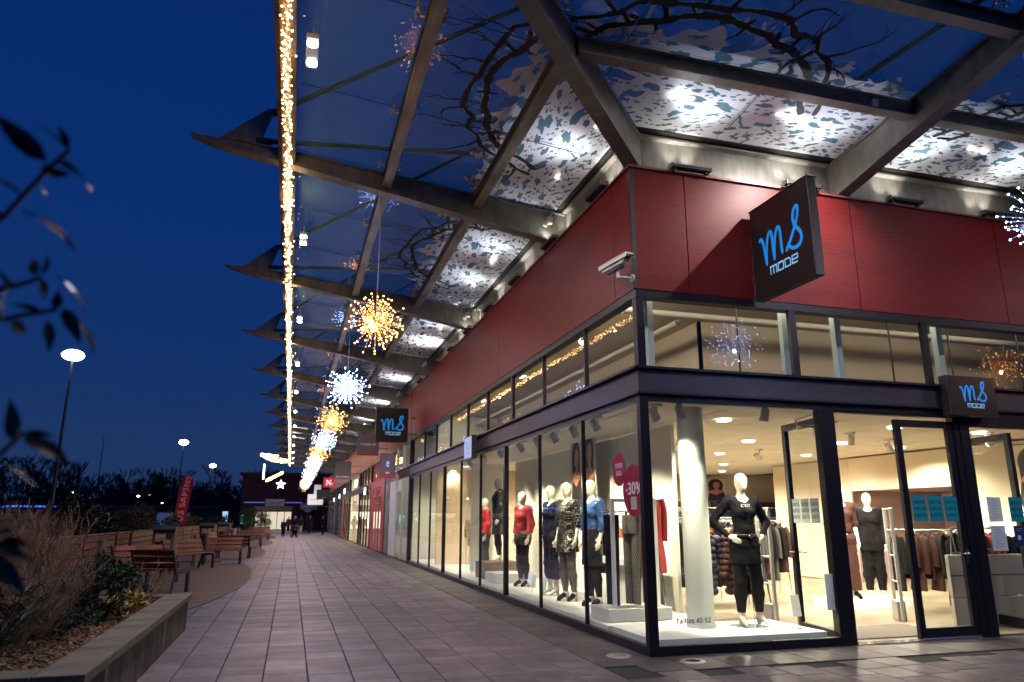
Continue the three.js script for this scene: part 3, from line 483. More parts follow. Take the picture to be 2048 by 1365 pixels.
{ // track spotlights; each lamp is a thing of its own
  const can = merge([new THREE.LatheGeometry([[.0, .17], [.045, .17], [.05, .15], [.06, 0], [.052, 0], [.05, .02]].map((p) => new THREE.Vector2(...p)), 18)]), eye = new THREE.CircleGeometry(.05, 18).rotateX(Math.PI / 2).translate(0, .012, 0), white = mat([.62, .60, .54], .45), hot = glow([1, .95, .82], 14);
  const put = (x, z, tx, ty, tz, i, ang, label, group) => {
    const o = thing('track_spotlight', label, 'spotlight', [x, 2.95, z], 0, group); obj('stem', [bar(V(0, -.12, 0), V(0, 0, 0), .012), rbx(-.04, .04, -.03, .0, -.09, .09, .005)], white, o);
    const d = V(tx - x, ty - 2.78, tz - z).normalize(), q = new THREE.Quaternion().setFromUnitVectors(V(0, -1, 0), d);
    for (const [n, g, m] of [['can', can, white], ['lamp_lens', eye, hot]]) { const c = obj(n, g, m, o); c.quaternion.copy(q); c.position.set(0, -.20, 0); }
    spot([1, .90, .66], i, V(x, 2.75, z).addScaledVector(d, .02), V(tx, ty, tz), ang, .45, scene, 2);
  };
  for (const [z, i] of [[-9.75, 22], [-10.6, 26], [-11.5, 30], [-12.4, 30], [-13.4, 30], [-14.8, 30], [-16.2, 30], [-17.6, 30]]) put(4.20, z, 5.25, 1.25, z - .15, i, .66, 'white spotlight in the row over the long display window', 'spotlights over the long display window');
  put(4.5, -8.5, 5.6, 1.1, -8.95, 14, .6, 'white spotlight aimed down beside the round column'); put(4.75, -8.28, 5.7, .6, -8.45, 18, .5, 'white spotlight close to the corner window head'); put(5.9, -8.2, 5.75, .9, -8.75, 34, .5, 'white spotlight straight over the window mannequin');
  for (const [x, z, tx, tz] of [[7.6, -9.3, 8.2, -11], [7.9, -9.3, 9.6, -11], [6.2, -11.4, 5.4, -13], [7.4, -13.2, 6.4, -15], [9.2, -10.4, 9.7, -11.4], [10.8, -11.2, 12.8, -12], [9.6, -13.6, 12.9, -15], [11.6, -9.8, 13, -10.4]]) put(x, z, tx, .9, tz, 34, .55, 'white spotlight on the ceiling track inside the shop', 'spotlights on the inner ceiling tracks');
  const tr = obj('ceiling_track', [bx(CX + .22, CX + .26, 2.945, 2.9649, -18.4, -9.4), bx(4.4, 6.4, 2.94, 2.9649, -8.34, -8.30)], white); tag(tr, 'white lighting track along the display window ceiling', 'light track');
}
area([1, .84, .62], 9, 14, .3, V(CX + .5, 4.55, -15), V(CX + 1.2, 3.2, -15)); area([1, .84, .62], 9, 7, .3, V(8, 4.55, CZ - .6), V(8, 3.2, CZ - 1.4));
{ for (const [x0, x1, z0, z1, n] of [[CX + .35, CX + .65, -19, -11, 'over the walkway windows'], [4.5, 11.5, CZ - .75, CZ - .45, 'over the doors']]) { const o = obj('tube_light', bx(x0, x1, 4.58, 4.60, z0, z1), glow([1, .84, .62], .9)); tag(o, 'long tube light on the upper ceiling ' + n, 'tube light'); } }
// ------------------------------------------------------------------ signs
function msLogo(g, w, h, blue = '#0a86d8', pale = '#7fbfe6') {
  g.strokeStyle = blue; g.lineCap = 'round'; g.lineJoin = 'round'; g.lineWidth = w * .042;
  const P = (x, y) => [x * w, y * h];
  g.beginPath(); g.moveTo(...P(.15, .375)); g.bezierCurveTo(...P(.20, .34), ...P(.215, .42), ...P(.245, .66)); g.bezierCurveTo(...P(.25, .50), ...P(.29, .33), ...P(.345, .335)); g.bezierCurveTo(...P(.385, .345), ...P(.365, .50), ...P(.385, .645)); g.bezierCurveTo(...P(.40, .50), ...P(.43, .33), ...P(.49, .335)); g.bezierCurveTo(...P(.535, .345), ...P(.51, .50), ...P(.525, .62)); g.stroke();
  g.beginPath(); g.moveTo(...P(.60, .625)); g.bezierCurveTo(...P(.72, .50), ...P(.87, .30), ...P(.825, .235)); g.bezierCurveTo(...P(.78, .20), ...P(.725, .30), ...P(.745, .37)); g.bezierCurveTo(...P(.77, .46), ...P(.86, .48), ...P(.855, .57)); g.bezierCurveTo(...P(.845, .66), ...P(.71, .665), ...P(.66, .61)); g.stroke();
  g.strokeStyle = pale; g.lineWidth = w * .017; const y0 = .715, y1 = .795, L = (pts) => { g.beginPath(); pts.forEach(([x, y], i) => i ? g.lineTo(...P(x, y)) : g.moveTo(...P(x, y))); g.stroke(); };
  L([[.30, y1], [.30, y0], [.405, y0], [.405, y1]]); L([[.352, y0], [.352, y1]]); L([[.435, y0], [.525, y0], [.525, y1], [.435, y1], [.435, y0]]); L([[.555, y0], [.62, y0], [.645, y0 + .02], [.645, y1], [.555, y1], [.555, y0]]); L([[.755, y1], [.675, y1], [.675, y0], [.765, y0], [.765, (y0 + y1) / 2], [.675, (y0 + y1) / 2]]);
}
function signTex(bg, draw, w = 512, h = 512) { return ctex(w, h, (g) => { g.fillStyle = bg; g.fillRect(0, 0, w, h); draw(g, w, h); }); }
const face = (w, h) => new THREE.PlaneGeometry(w, h);
const logoT = signTex('#241b1c', (g, w, h) => msLogo(g, w, h)), logoGlow = signTex('#000000', (g, w, h) => msLogo(g, w, h));
const signM = mat([1, 1, 1], .35, 0, { map: logoT, emissiveMap: logoGlow, emissive: [1, 1, 1], emissiveIntensity: .55 });
const signBox = mat([.030, .022, .022], .45, .1), bronze = mat([.16, .10, .065], .4, .5);
function blade(name, label, p, turn, w, h, t, faceM, boxM, brackets, group) { // local: x outwards from the wall, faces look along +-z
  const o = thing(name, label, 'sign', p, turn, group);
  obj('case', rbx(0, w, 0, h, -t / 2, t / 2, .012), boxM, o);
  for (const s of [1, -1]) { const f = obj('sign_face', face(w - .03, h - .03), faceM, o); f.position.set(w / 2, h / 2, s * (t / 2 + .003)); if (s < 0) f.rotation.y = Math.PI; }
  if (brackets) obj('bracket', brackets.flatMap((y) => [bar(V(-brackets.reach, y, 0), V(.02, y, 0), .018), rbx(-brackets.reach - .01, -brackets.reach + .01, y - .06, y + .06, -.05, .05, .004)]), bronze, o);
  return o;
}
const br = (reach, ...y) => Object.assign([...y], { reach });
{ const b = blade('hanging_sign', 'large square dark sign with blue script jutting out over the doors', [5.70, 4.24, CZ + .10], -Math.PI / 2, 1.16, 1.24, .13, signM, signBox, br(.09, .32, .86)); obj('edge_trim', rbx(-.012, 1.172, 1.241, 1.255, -.075, .075, .004), bronze, b); }
blade('hanging_sign', 'square dark sign with blue script jutting out over the walkway', [CX - .28, 4.02, -25.0], Math.PI, 1.10, 1.18, .13, signM, signBox, br(.26, .3, .86));
{ const o = thing('box_sign', 'small dark box sign with blue script above the shop doors', 'sign', [8.92, 2.86, CZ + .06]); obj('case', rbx(-.42, .42, 0, .56, 0, .14, .012), signBox, o); const f = obj('sign_face', face(.80, .52), mat([1, 1, 1], .35, 0, { map: signTex('#1a1618', (g, w, h) => { g.translate(w * .12, -h * .18); msLogo(g, w * .78, h * 1.24); }, 512, 340), emissiveMap: signTex('#000000', (g, w, h) => { g.translate(w * .12, -h * .18); msLogo(g, w * .78, h * 1.24); }, 512, 340), emissive: [1, 1, 1], emissiveIntensity: .5 }), o); f.position.set(0, .28, .1445); }
{ const o = thing('box_sign', 'small pale blue lit box sign on the ledge of the long window', 'sign', [CX - .12, 2.78, -16.0], -Math.PI / 2); obj('case', rbx(-.38, .38, 0, .52, 0, .12, .01), signBox, o); const f = obj('sign_face', face(.70, .46), mat([1, 1, 1], .4, 0, { map: signTex('#9fb6dd', (g, w, h) => { g.translate(w * .12, -h * .18); msLogo(g, w * .78, h * 1.24, '#1b3a78', '#1b3a78'); }, 256, 170), emissive: [.30, .42, .75], emissiveIntensity: .35 }), o); f.position.set(0, .26, .1235); f.scale.x = 1; }
const txt = (bg, fg, s, font, y = .5, extra) => signTex(bg, (g, w, h) => { g.fillStyle = fg; g.font = font; g.textAlign = 'center'; g.textBaseline = 'middle'; g.fillText(s, w / 2, h * y); extra && extra(g, w, h); }, 256, 256);
const flat = (t, e = 0) => mat([1, 1, 1], .45, 0, { map: t, ...(e ? { emissiveMap: t, emissive: [1, 1, 1], emissiveIntensity: e } : {}) });
blade('hanging_sign', 'dark grey square sign with pale lettering and a red lower edge', [CX - .44, 4.18, -32.5], Math.PI, .92, .94, .12, flat(txt('#55494a', '#d8ccc8', 'rougegorge', '38px sans-serif', .48, (g, w, h) => { g.fillStyle = '#b01020'; g.fillRect(0, h * .94, w, h * .06); }), .12), signBox, br(.42, .3, .7));
blade('hanging_sign', 'plain brown grey sign with small white capitals at its foot', [CX - .74, 3.74, -44], Math.PI, .92, 1.0, .12, flat(txt('#6a5f5c', '#e8e0da', 'SAN MARINA', 'bold 34px sans-serif', .9), .10), signBox, br(.72, .3, .7));
blade('hanging_sign', 'small bright red sign with white N emblem beyond the grey signs', [CX - 1.05, 3.72, -56], Math.PI, .75, .72, .12, flat(txt('#b5142c', '#ffffff', 'N', 'bold 190px serif', .52, (g, w, h) => { g.font = 'bold 80px serif'; g.fillText('r', w * .86, h * .62); }), .7), mat([.35, .03, .05], .4), br(1.0, .3));
blade('hanging_sign', 'wide black sign under the red emblem sign', [CX - 1.1, 2.95, -60], Math.PI, 1.0, .75, .1, flat(txt('#151216', '#8a8790', 'mode', '30px sans-serif', .8), .05), M.black, br(1.0, .3));
blade('hanging_sign', 'white sign with thin grey script in the far row', [CX - 1.35, 2.62, -66], Math.PI, 1.3, .9, .1, flat(txt('#d9d4cc', '#55504e', 'boutique', 'italic 40px serif', .5), .35), M.white, br(1.2, .3));
blade('hanging_sign', 'tall narrow white sign above the white script sign', [CX - 1.5, 3.5, -68], Math.PI, .6, .9, .1, flat(txt('#cfccc6', '#77726e', ' ', '40px serif'), .35), M.white, br(1.4, .3));
blade('hanging_sign', 'wide dark blue sign at the far end of the row', [CX - 1.6, 2.3, -74], Math.PI, 1.5, .6, .1, flat(txt('#1a1d34', '#8f93aa', 'optique', '44px sans-serif'), .12), M.black, br(1.5, .3));

// CCTV camera on the corner
{
  const o = thing('cctv_camera', 'white security camera on an arm at the corner of the red fascia', 'camera', [CX - .022, 4.44, CZ - .02]);
  const w = mat([.62, .61, .54], .4);
  obj('wall_plate', new THREE.CylinderGeometry(.055, .06, .02, 20).rotateZ(Math.PI / 2).translate(-.01, 0, 0), w, o);
  obj('arm', [bar(V(-.02, 0, 0), V(-.20, .0, .0), .018), bar(V(-.20, -.01, 0), V(-.20, .10, .0), .024)], w, o);
  const h = new THREE.Group(); h.name = 'housing'; h.position.set(-.22, .17, .02); h.rotation.set(0, 0, 0); o.add(h); h.quaternion.setFromUnitVectors(V(1, 0, 0), V(.30, .10, .95).normalize());
  obj('shell', rbx(-.24, .16, -.055, .03, -.055, .055, .016), w, h); obj('sun_hood', [rbx(-.27, .24, .036, .052, -.075, .075, .006), rbx(-.27, .24, -.01, .036, .064, .075, .004), rbx(-.27, .24, -.01, .036, -.075, -.064, .004)], w, h); obj('lens_window', rbx(.16, .166, -.045, .02, -.042, .042, .002), M.black, h); obj('underside', rbx(-.2, .1, -.085, -.056, -.035, .035, .008), mat([.12, .11, .14], .4), h);
}
// notices stuck on the doors and windows
{
  const note = (name, label, w, h, t, p, turn, group) => { const o = obj(name, new THREE.BoxGeometry(w, h, .002), flat(t, .0)); o.position.set(...p); o.rotation.y = turn; return tag(o, label, 'notice', group); };
  const sortie = (bg, s) => signTex(bg, (g, w, h) => { g.fillStyle = '#0d2c33'; g.font = 'bold 52px sans-serif'; g.textAlign = 'center'; for (let k = 0; k < 3; k++) g.fillText(s, w / 2, h * (.3 + k * .26)); }, 200, 290);
  const teal = sortie('#0f8a9c', 'SORTIE'), pale = sortie('#cfe6e8', 'SORTIE'), ent = sortie('#0f8a9c', 'ENTREE');
  for (let k = 0; k < 3; k++) note('notice', 'teal notice with three dark lines on the closed door leaf', .225, .325, teal, [7.955 + k * .262, 1.625, CZ + .0], 0, 'teal notices on the closed door');
  for (let k = 0; k < 3; k++) { const a = 82 * D, d = .30 + k * .235; note('notice', 'pale notice on the glass of the door leaf opened inwards', .21, .32, pale, [6.60 + Math.cos(a) * d - .012 * Math.sin(a), 1.60, CZ - .10 - Math.sin(a) * d - .012 * Math.cos(a)], a + Math.PI, 'pale notices on the open door'); }
  note('notice', 'teal notice on the pane beside the wide door post', .23, .33, ent, [9.62, 1.62, CZ - .005], 0);
  const lines = (bg) => signTex(bg, (g, w, h) => { g.fillStyle = '#5a6a70'; for (let k = 0; k < 14; k++) g.fillRect(w * (.12 + hash(k, 1, 2) * .15), h * (.08 + k * .062), w * (.3 + hash(k, 2, 3) * .4), 3); }, 128, 256);
  note('notice', 'tall white notice with grey print beside the teal one', .25, .33, lines('#cdd6d8'), [9.24, 1.62, CZ - .005], 0); note('notice', 'white notice with grey print low on the side pane', .26, .33, lines('#c3ced2'), [9.24, 1.24, CZ - .005], 0); note('notice', 'dark blue notice beside the low white notice', .2, .28, signTex('#12305a', (g, w, h) => { g.fillStyle = '#7f9ac0'; g.fillRect(w * .2, h * .12, w * .6, 5); g.fillRect(w * .2, h * .22, w * .45, 5); g.fillStyle = '#c8d4e4'; g.fillRect(w * .25, h * .45, w * .3, w * .3); }, 128, 180), [9.62, 1.26, CZ - .005], 0);
  note('notice', 'blank white sheet low on the glass of the open door', .16, .42, signTex('#e9f0ee', () => 0, 16, 16), [6.46, .62, CZ - .03], 0);
  // lettering on the corner window
  const lt = ctex(1024, 128, (g) => { g.fillStyle = '#000'; g.fillRect(0, 0, 1024, 128); g.fillStyle = '#fff'; g.font = 'bold 64px sans-serif'; g.fillText('Tailles 40-52', 6, 58); g.fillStyle = '#7a7a7a'; g.font = '44px sans-serif'; g.fillText('toutes les tailles au meme prix', 430, 58); g.fillStyle = '#909090'; g.fillText('Egalement sur msmode.com', 250, 112); }, false);
  const L = obj('window_lettering', new THREE.PlaneGeometry(1.22, .153), mat([.10, .09, .08], .6, 0, { transparent: true, alphaMap: lt })); L.position.set(4.90, .325, CZ - .008); tag(L, 'grey sticker lettering low on the corner window glass', 'lettering');
  const oval = (w, h, t, p, turn, label) => { const s = new THREE.Shape(); s.absellipse(0, 0, w / 2, h / 2, 0, Math.PI * 2); const g = new THREE.ExtrudeGeometry(s, { depth: .004, bevelEnabled: false, curveSegments: 40 }), q = g.attributes.position, uv = g.attributes.uv; for (let i = 0; i < q.count; i++) uv.setXY(i, q.getX(i) / w + .5, q.getY(i) / h + .5); const o = obj('hanging_disc', g, flat(t, 0)); o.position.set(...p); o.rotation.y = turn; tag(o, label, 'promo sign'); obj('thread', bar(V(0, h / 2, 0), V(0, 2.95 - p[1], 0), .0016, .0016, 4), M.white, o); return o; };
  oval(.39, .44, txt('#a5123c', '#f0dfe4', 'SUPER', 'bold 50px sans-serif', .40, (g, w, h) => g.fillText('DEAL', w / 2, h * .62)), [4.12, 2.13, -8.90], -Math.PI / 2, 'small crimson disc reading SUPER DEAL hung in the long window');
  oval(.62, .64, txt('#a5123c', '#eef2f2', '-30%', 'bold 84px sans-serif', .46, (g, w, h) => { g.fillStyle = '#c4cfc8'; g.fillRect(w * .36, h * .62, w * .26, h * .24); g.fillStyle = '#7d8a86'; for (let k = 0; k < 5; k++) g.fillRect(w * .39, h * (.66 + k * .035), w * .19, 2); }), [4.09, 1.84, -8.42], -Math.PI / 2, 'large crimson disc reading minus thirty percent in the long window');
  // portrait banners hung behind the mannequins: an unnamed model, as printed shapes
  const portrait = (hair, skin, cloth, s) => signTex('#cfc4b4', (g, w, h) => { g.fillStyle = hair; g.beginPath(); g.ellipse(w * .5, h * .30, w * .36, h * .26, 0, 0, 7); g.fill(); g.fillRect(w * .16, h * .28, w * .22, h * .40); g.fillRect(w * .62, h * .28, w * .2, h * .36); g.fillStyle = skin; g.beginPath(); g.ellipse(w * .53, h * .30, w * .17, h * .14, .1, 0, 7); g.fill(); g.fillRect(w * .45, h * .38, w * .17, h * .15); g.beginPath(); g.ellipse(w * .52, h * .60, w * .36, h * .12, 0, 0, 7); g.fill(); g.fillStyle = cloth; g.beginPath(); g.moveTo(w * .05, h); g.lineTo(w * .16, h * .62); g.lineTo(w * .5, h * .72); g.lineTo(w * .88, h * .58); g.lineTo(w, h); g.fill(); for (let k = 0; k < 700; k++) { g.fillStyle = hash(k, s, 5) > .5 ? 'rgba(220,205,190,.35)' : 'rgba(10,6,6,.4)'; g.fillRect(hash(k, s, 1) * w, h * (.72 + .28 * hash(k, s, 2)), 3, 3); } g.fillStyle = 'rgba(40,14,8,.55)'; g.fillRect(w * .46, h * .285, w * .05, h * .012); g.fillRect(w * .57, h * .285, w * .05, h * .012); g.fillStyle = 'rgba(150,30,30,.8)'; g.fillRect(w * .5, h * .365, w * .08, h * .014); }, 200, 420);
  const ban = (w, h, t, p, turn, label) => { const o = thing('fashion_banner', label, 'banner', p, turn); obj('cloth', bx(-w / 2, w / 2, 0, h, -.002, .002).setAttribute('uv', new THREE.BoxGeometry(1, 1, 1).attributes.uv), flat(t), o); obj('rail', bar(V(-w / 2 - .02, h, 0), V(w / 2 + .02, h, 0), .009), M.darkSteel, o); return o; };
  ban(.62, 1.35, portrait('#2a1512', '#b98060', '#1e1517', 1), [5.38, 1.72, -13.62], -Math.PI / 2, 'portrait banner of a model with loose brown hair in the window'); ban(.66, 1.42, portrait('#140b0c', '#c08260', '#4a4042', 2), [5.34, 1.70, -12.86], -Math.PI / 2, 'portrait banner of a dark haired model in the window');
  ban(.9, 1.1, portrait('#20120f', '#c9764c', '#151214', 3), [13.06, 1.75, -10.2], -Math.PI / 2, 'portrait banner on the inner shop wall past the doors'); ban(.8, .8, portrait('#1c0f0f', '#b07a5c', '#201416', 4), [13.9, 2.05, DEEP + .12], 0, 'small portrait banner above the rear shelves');
}
// ------------------------------------------------------------------ bodies from joints: a distance field over tapered bones
function fieldMesh(bones, cell, k, clip, fold = 0) {
  const lo = V(1e9, 1e9, 1e9), hi = V(-1e9, -1e9, -1e9);
  for (const [a, b, ra, rb] of bones) { const r = Math.max(ra, rb) + k; lo.min(a.clone().subScalar(r)).min(b.clone().subScalar(r)); hi.max(a.clone().addScalar(r)).max(b.clone().addScalar(r)); }
  lo.subScalar(cell * 2); hi.addScalar(cell * 2);
  const nx = Math.ceil((hi.x - lo.x) / cell) + 1, ny = Math.ceil((hi.y - lo.y) / cell) + 1, nz = Math.ceil((hi.z - lo.z) / cell) + 1, F = new Float32Array(nx * ny * nz).fill(.5);
  for (const [a, b, ra, rb, fx = 1, fz = 1] of bones) {
    const m = Math.max(ra, rb) * Math.max(fx, fz) + k * 1.5 + cell, i0 = (v, o) => Math.max(0, Math.floor((v - o) / cell)), x0 = i0(Math.min(a.x, b.x) - m, lo.x), x1 = Math.min(nx - 1, i0(Math.max(a.x, b.x) + m, lo.x) + 1), y0 = i0(Math.min(a.y, b.y) - m, lo.y), y1 = Math.min(ny - 1, i0(Math.max(a.y, b.y) + m, lo.y) + 1), z0 = i0(Math.min(a.z, b.z) - m, lo.z), z1 = Math.min(nz - 1, i0(Math.max(a.z, b.z) + m, lo.z) + 1);
    const bxv = b.x - a.x, byv = b.y - a.y, bzv = b.z - a.z, L2 = bxv * bxv + byv * byv + bzv * bzv || 1e-9;
    for (let z = z0; z <= z1; z++) for (let y = y0; y <= y1; y++) for (let x = x0; x <= x1; x++) {
      const px = lo.x + x * cell - a.x, py = lo.y + y * cell - a.y, pz = lo.z + z * cell - a.z, t = Math.max(0, Math.min(1, (px * bxv + py * byv + pz * bzv) / L2));
      const d = Math.hypot((px - t * bxv) / fx, py - t * byv, (pz - t * bzv) / fz) - (ra + (rb - ra) * t), i = (z * ny + y) * nx + x, f = F[i], h = Math.max(0, k - Math.abs(f - d)) / k;
      F[i] = Math.min(f, d) - h * h * k * .25;
    }
  }
  if (fold) for (let z = 0, i = 0; z < nz; z++) for (let y = 0; y < ny; y++) for (let x = 0; x < nx; x++, i++) { const X = lo.x + x * cell, Y = lo.y + y * cell, Z = lo.z + z * cell; F[i] += fold * (Math.sin(Y * 38 + X * 26 + 3 * Math.sin(Z * 19 + Y * 7)) * .5 + Math.sin(X * 61 + Z * 47 + 2.5 * Math.sin(Y * 13)) * .6 + Math.sin(Y * 83 + Z * 33) * .25); }
  if (clip) for (let z = 0, i = 0; z < nz; z++) for (let y = 0; y < ny; y++) for (let x = 0; x < nx; x++, i++) F[i] = Math.max(F[i], clip(lo.x + x * cell, lo.y + y * cell, lo.z + z * cell));
  const id = new Int32Array(nx * ny * nz).fill(-1), P = [], I = [], at = (x, y, z) => (z * ny + y) * nx + x;
  for (let z = 0; z < nz - 1; z++) for (let y = 0; y < ny - 1; y++) for (let x = 0; x < nx - 1; x++) {
    const c = []; let neg = 0; for (let q = 0; q < 8; q++) { const v = F[at(x + (q & 1), y + (q >> 1 & 1), z + (q >> 2))]; c.push(v); if (v < 0) neg++; }
    if (!neg || neg === 8) continue; let sx = 0, sy = 0, sz = 0, n = 0;
    for (const [p, q] of [[0, 1], [2, 3], [4, 5], [6, 7], [0, 2], [1, 3], [4, 6], [5, 7], [0, 4], [1, 5], [2, 6], [3, 7]]) if ((c[p] < 0) !== (c[q] < 0)) { const t = c[p] / (c[p] - c[q]); sx += (p & 1) + ((q & 1) - (p & 1)) * t; sy += (p >> 1 & 1) + ((q >> 1 & 1) - (p >> 1 & 1)) * t; sz += (p >> 2) + ((q >> 2) - (p >> 2)) * t; n++; }
    id[at(x, y, z)] = P.length / 3; P.push(lo.x + (x + sx / n) * cell, lo.y + (y + sy / n) * cell, lo.z + (z + sz / n) * cell);
  }
  const quad = (a, b, c, d, flip) => { if (a < 0 || b < 0 || c < 0 || d < 0) return; flip ? I.push(a, c, b, a, d, c) : I.push(a, b, c, a, c, d); };
  for (let z = 1; z < nz - 1; z++) for (let y = 1; y < ny - 1; y++) for (let x = 1; x < nx - 1; x++) {
    const s = F[at(x, y, z)] < 0;
    if (s !== F[at(x + 1, y, z)] < 0) quad(id[at(x, y - 1, z - 1)], id[at(x, y, z - 1)], id[at(x, y, z)], id[at(x, y - 1, z)], !s);
    if (s !== F[at(x, y + 1, z)] < 0) quad(id[at(x - 1, y, z - 1)], id[at(x, y, z - 1)], id[at(x, y, z)], id[at(x - 1, y, z)], s);
    if (s !== F[at(x, y, z + 1)] < 0) quad(id[at(x - 1, y - 1, z)], id[at(x, y - 1, z)], id[at(x, y, z)], id[at(x - 1, y, z)], !s);
  }
  const g = new THREE.BufferGeometry(); g.setAttribute('position', new THREE.BufferAttribute(new Float32Array(P), 3)); g.setIndex(I); g.computeVertexNormals();
  const uv = new Float32Array(P.length / 3 * 2); for (let i = 0; i < P.length / 3; i++) { uv[i * 2] = P[i * 3] + P[i * 3 + 2]; uv[i * 2 + 1] = P[i * 3 + 1]; } g.setAttribute('uv', new THREE.BufferAttribute(uv, 2));
  return g;
}
// joints for a standing figure of height 1, facing +z, its left side at +x
function joints(pose) {
  const J = { hipL: V(.048, .515, 0), hipR: V(-.048, .515, 0), kneeL: V(.056, .285, .012), kneeR: V(-.050, .285, .012), ankL: V(.062, .055, -.012), ankR: V(-.052, .055, -.012), toeL: V(.072, .014, .062), toeR: V(-.060, .014, .062), waist: V(0, .615, .004), chest: V(0, .725, 0), shL: V(.098, .806, -.008), shR: V(-.098, .806, -.008), elL: V(.128, .645, -.020), elR: V(-.128, .645, -.020), wrL: V(.124, .505, .020), wrR: V(-.124, .505, .020), neck: V(0, .838, -.004), skull: V(0, .945, .006), chin: V(0, .893, .022) };
  for (const k in pose) J[k] = V(...pose[k]); return J;
}
const bodyBones = (J, fat = .90) => { const B = [[J.hipL, J.hipR, .058 * fat, .058 * fat, 1, .92], [V(0, .54, 0), J.waist, .060 * fat, .052 * fat, 1.25, .95], [J.waist, J.chest, .052 * fat, .060 * fat, 1.25, .95], [V(.035, .735, .022), V(-.035, .735, .022), .044 * fat, .044 * fat], [J.shL, J.shR, .030, .030], [V(.05, .775, 0), V(-.05, .775, 0), .042, .042], [V(0, .79, -.006), J.neck, .034, .025], [J.neck, V(0, .90, 0), .025, .026], [J.skull, V(0, .925, .004), .050, .047, .82, 1.02], [V(0, .925, .010), J.chin, .036, .022]];
  for (const s of ['L', 'R']) B.push([J['sh' + s], J['el' + s], .027 * fat, .021], [J['el' + s], J['wr' + s], .021, .0135], [J['hip' + s], J['knee' + s], .054 * fat, .034], [J['knee' + s], V().lerpVectors(J['knee' + s], J['ank' + s], .35), .033, .035], [V().lerpVectors(J['knee' + s], J['ank' + s], .35), J['ank' + s], .035, .019], [J['ank' + s], V(J['ank' + s].x, .018, J['ank' + s].z - .012), .019, .016], [J['ank' + s], J['toe' + s], .018, .012]);
  return B; };
const scaleB = (B, H) => B.map(([a, b, ra, rb, ...f]) => [a.clone().multiplyScalar(H), b.clone().multiplyScalar(H), ra * H, rb * H, ...f]);
function handBones(w, dir, side, curl) { // palm, four fingers of unequal length and a thumb
  const d = dir.clone().normalize(), s = side.clone().normalize(), n = d.clone().cross(s), B = [[w, w.clone().addScaledVector(d, .045), .020, .022], [w.clone().addScaledVector(d, .05).addScaledVector(s, .022), w.clone().addScaledVector(d, .05).addScaledVector(s, -.024), .016, .015]];
  [.068, .078, .072, .055].forEach((L, k) => { const a = w.clone().addScaledVector(d, .075).addScaledVector(s, .026 - k * .0175), m = a.clone().addScaledVector(d, L * .5).addScaledVector(n, curl * L * .22), e = m.clone().addScaledVector(d, L * .45).addScaledVector(n, curl * L * .4); B.push([a.clone().addScaledVector(d, -.03), a, .0105, .0098], [a, m, .0098, .009], [m, e, .009, .0075]); });
  const t0 = w.clone().addScaledVector(d, .02).addScaledVector(s, .022), t1 = t0.clone().addScaledVector(d, .035).addScaledVector(s, .026).addScaledVector(n, .012 * curl), t2 = t1.clone().addScaledVector(d, .03).addScaledVector(s, .004); B.push([t0, t1, .0125, .0105], [t1, t2, .0105, .0085]);
  return B; }
const HIPS = { elR: [-.205, .665, -.055], wrR: [-.118, .570, .030], elL: [.205, .665, -.055], wrL: [.118, .570, .030], ankL: [.085, .055, -.02], toeL: [.11, .014, .05], kneeL: [.07, .285, .006], kneeR: [-.06, .285, .016] };
const WALK = { elL: [.135, .65, -.05], wrL: [.13, .51, -.03], elR: [-.13, .645, .0], wrR: [-.125, .51, .05], kneeL: [.052, .285, .03], ankL: [.05, .055, .03], toeL: [.055, .014, .10], kneeR: [-.045, .285, -.005], ankR: [-.04, .06, -.05], toeR: [-.045, .014, .015] };
const bodyCache = {};
function bodyGeo(key, pose, H, cell = .014, hands = true, fat = .90) {
  key += H; if (bodyCache[key]) return bodyCache[key];
  const J = joints(pose), g = [fieldMesh(scaleB(bodyBones(J, fat), H), cell, .02 * H)];
  if (hands) for (const s of ['L', 'R']) { const w = J['wr' + s].clone().multiplyScalar(H), d = J['wr' + s].clone().sub(J['el' + s]).normalize(); const onHip = pose === HIPS; const dir = onHip ? V(s === 'L' ? -.55 : .55, -.45, .7) : d, side = onHip ? V(0, 1, .2) : V(0, -.1, 1); g.push(fieldMesh(handBones(w, dir, side, s === 'L' ? .5 : -.5), .0045, .008)); }
  return bodyCache[key] = [merge(g), J];
}
const between = (y0, y1) => (x, y) => Math.max(y0 - y, y - y1);
const T = (o = {}) => o;
const limb = (J, s, a, b, r0, r1, t = 1) => [J[a + s], V().lerpVectors(J[a + s], J[b + s], t), r0, r1];
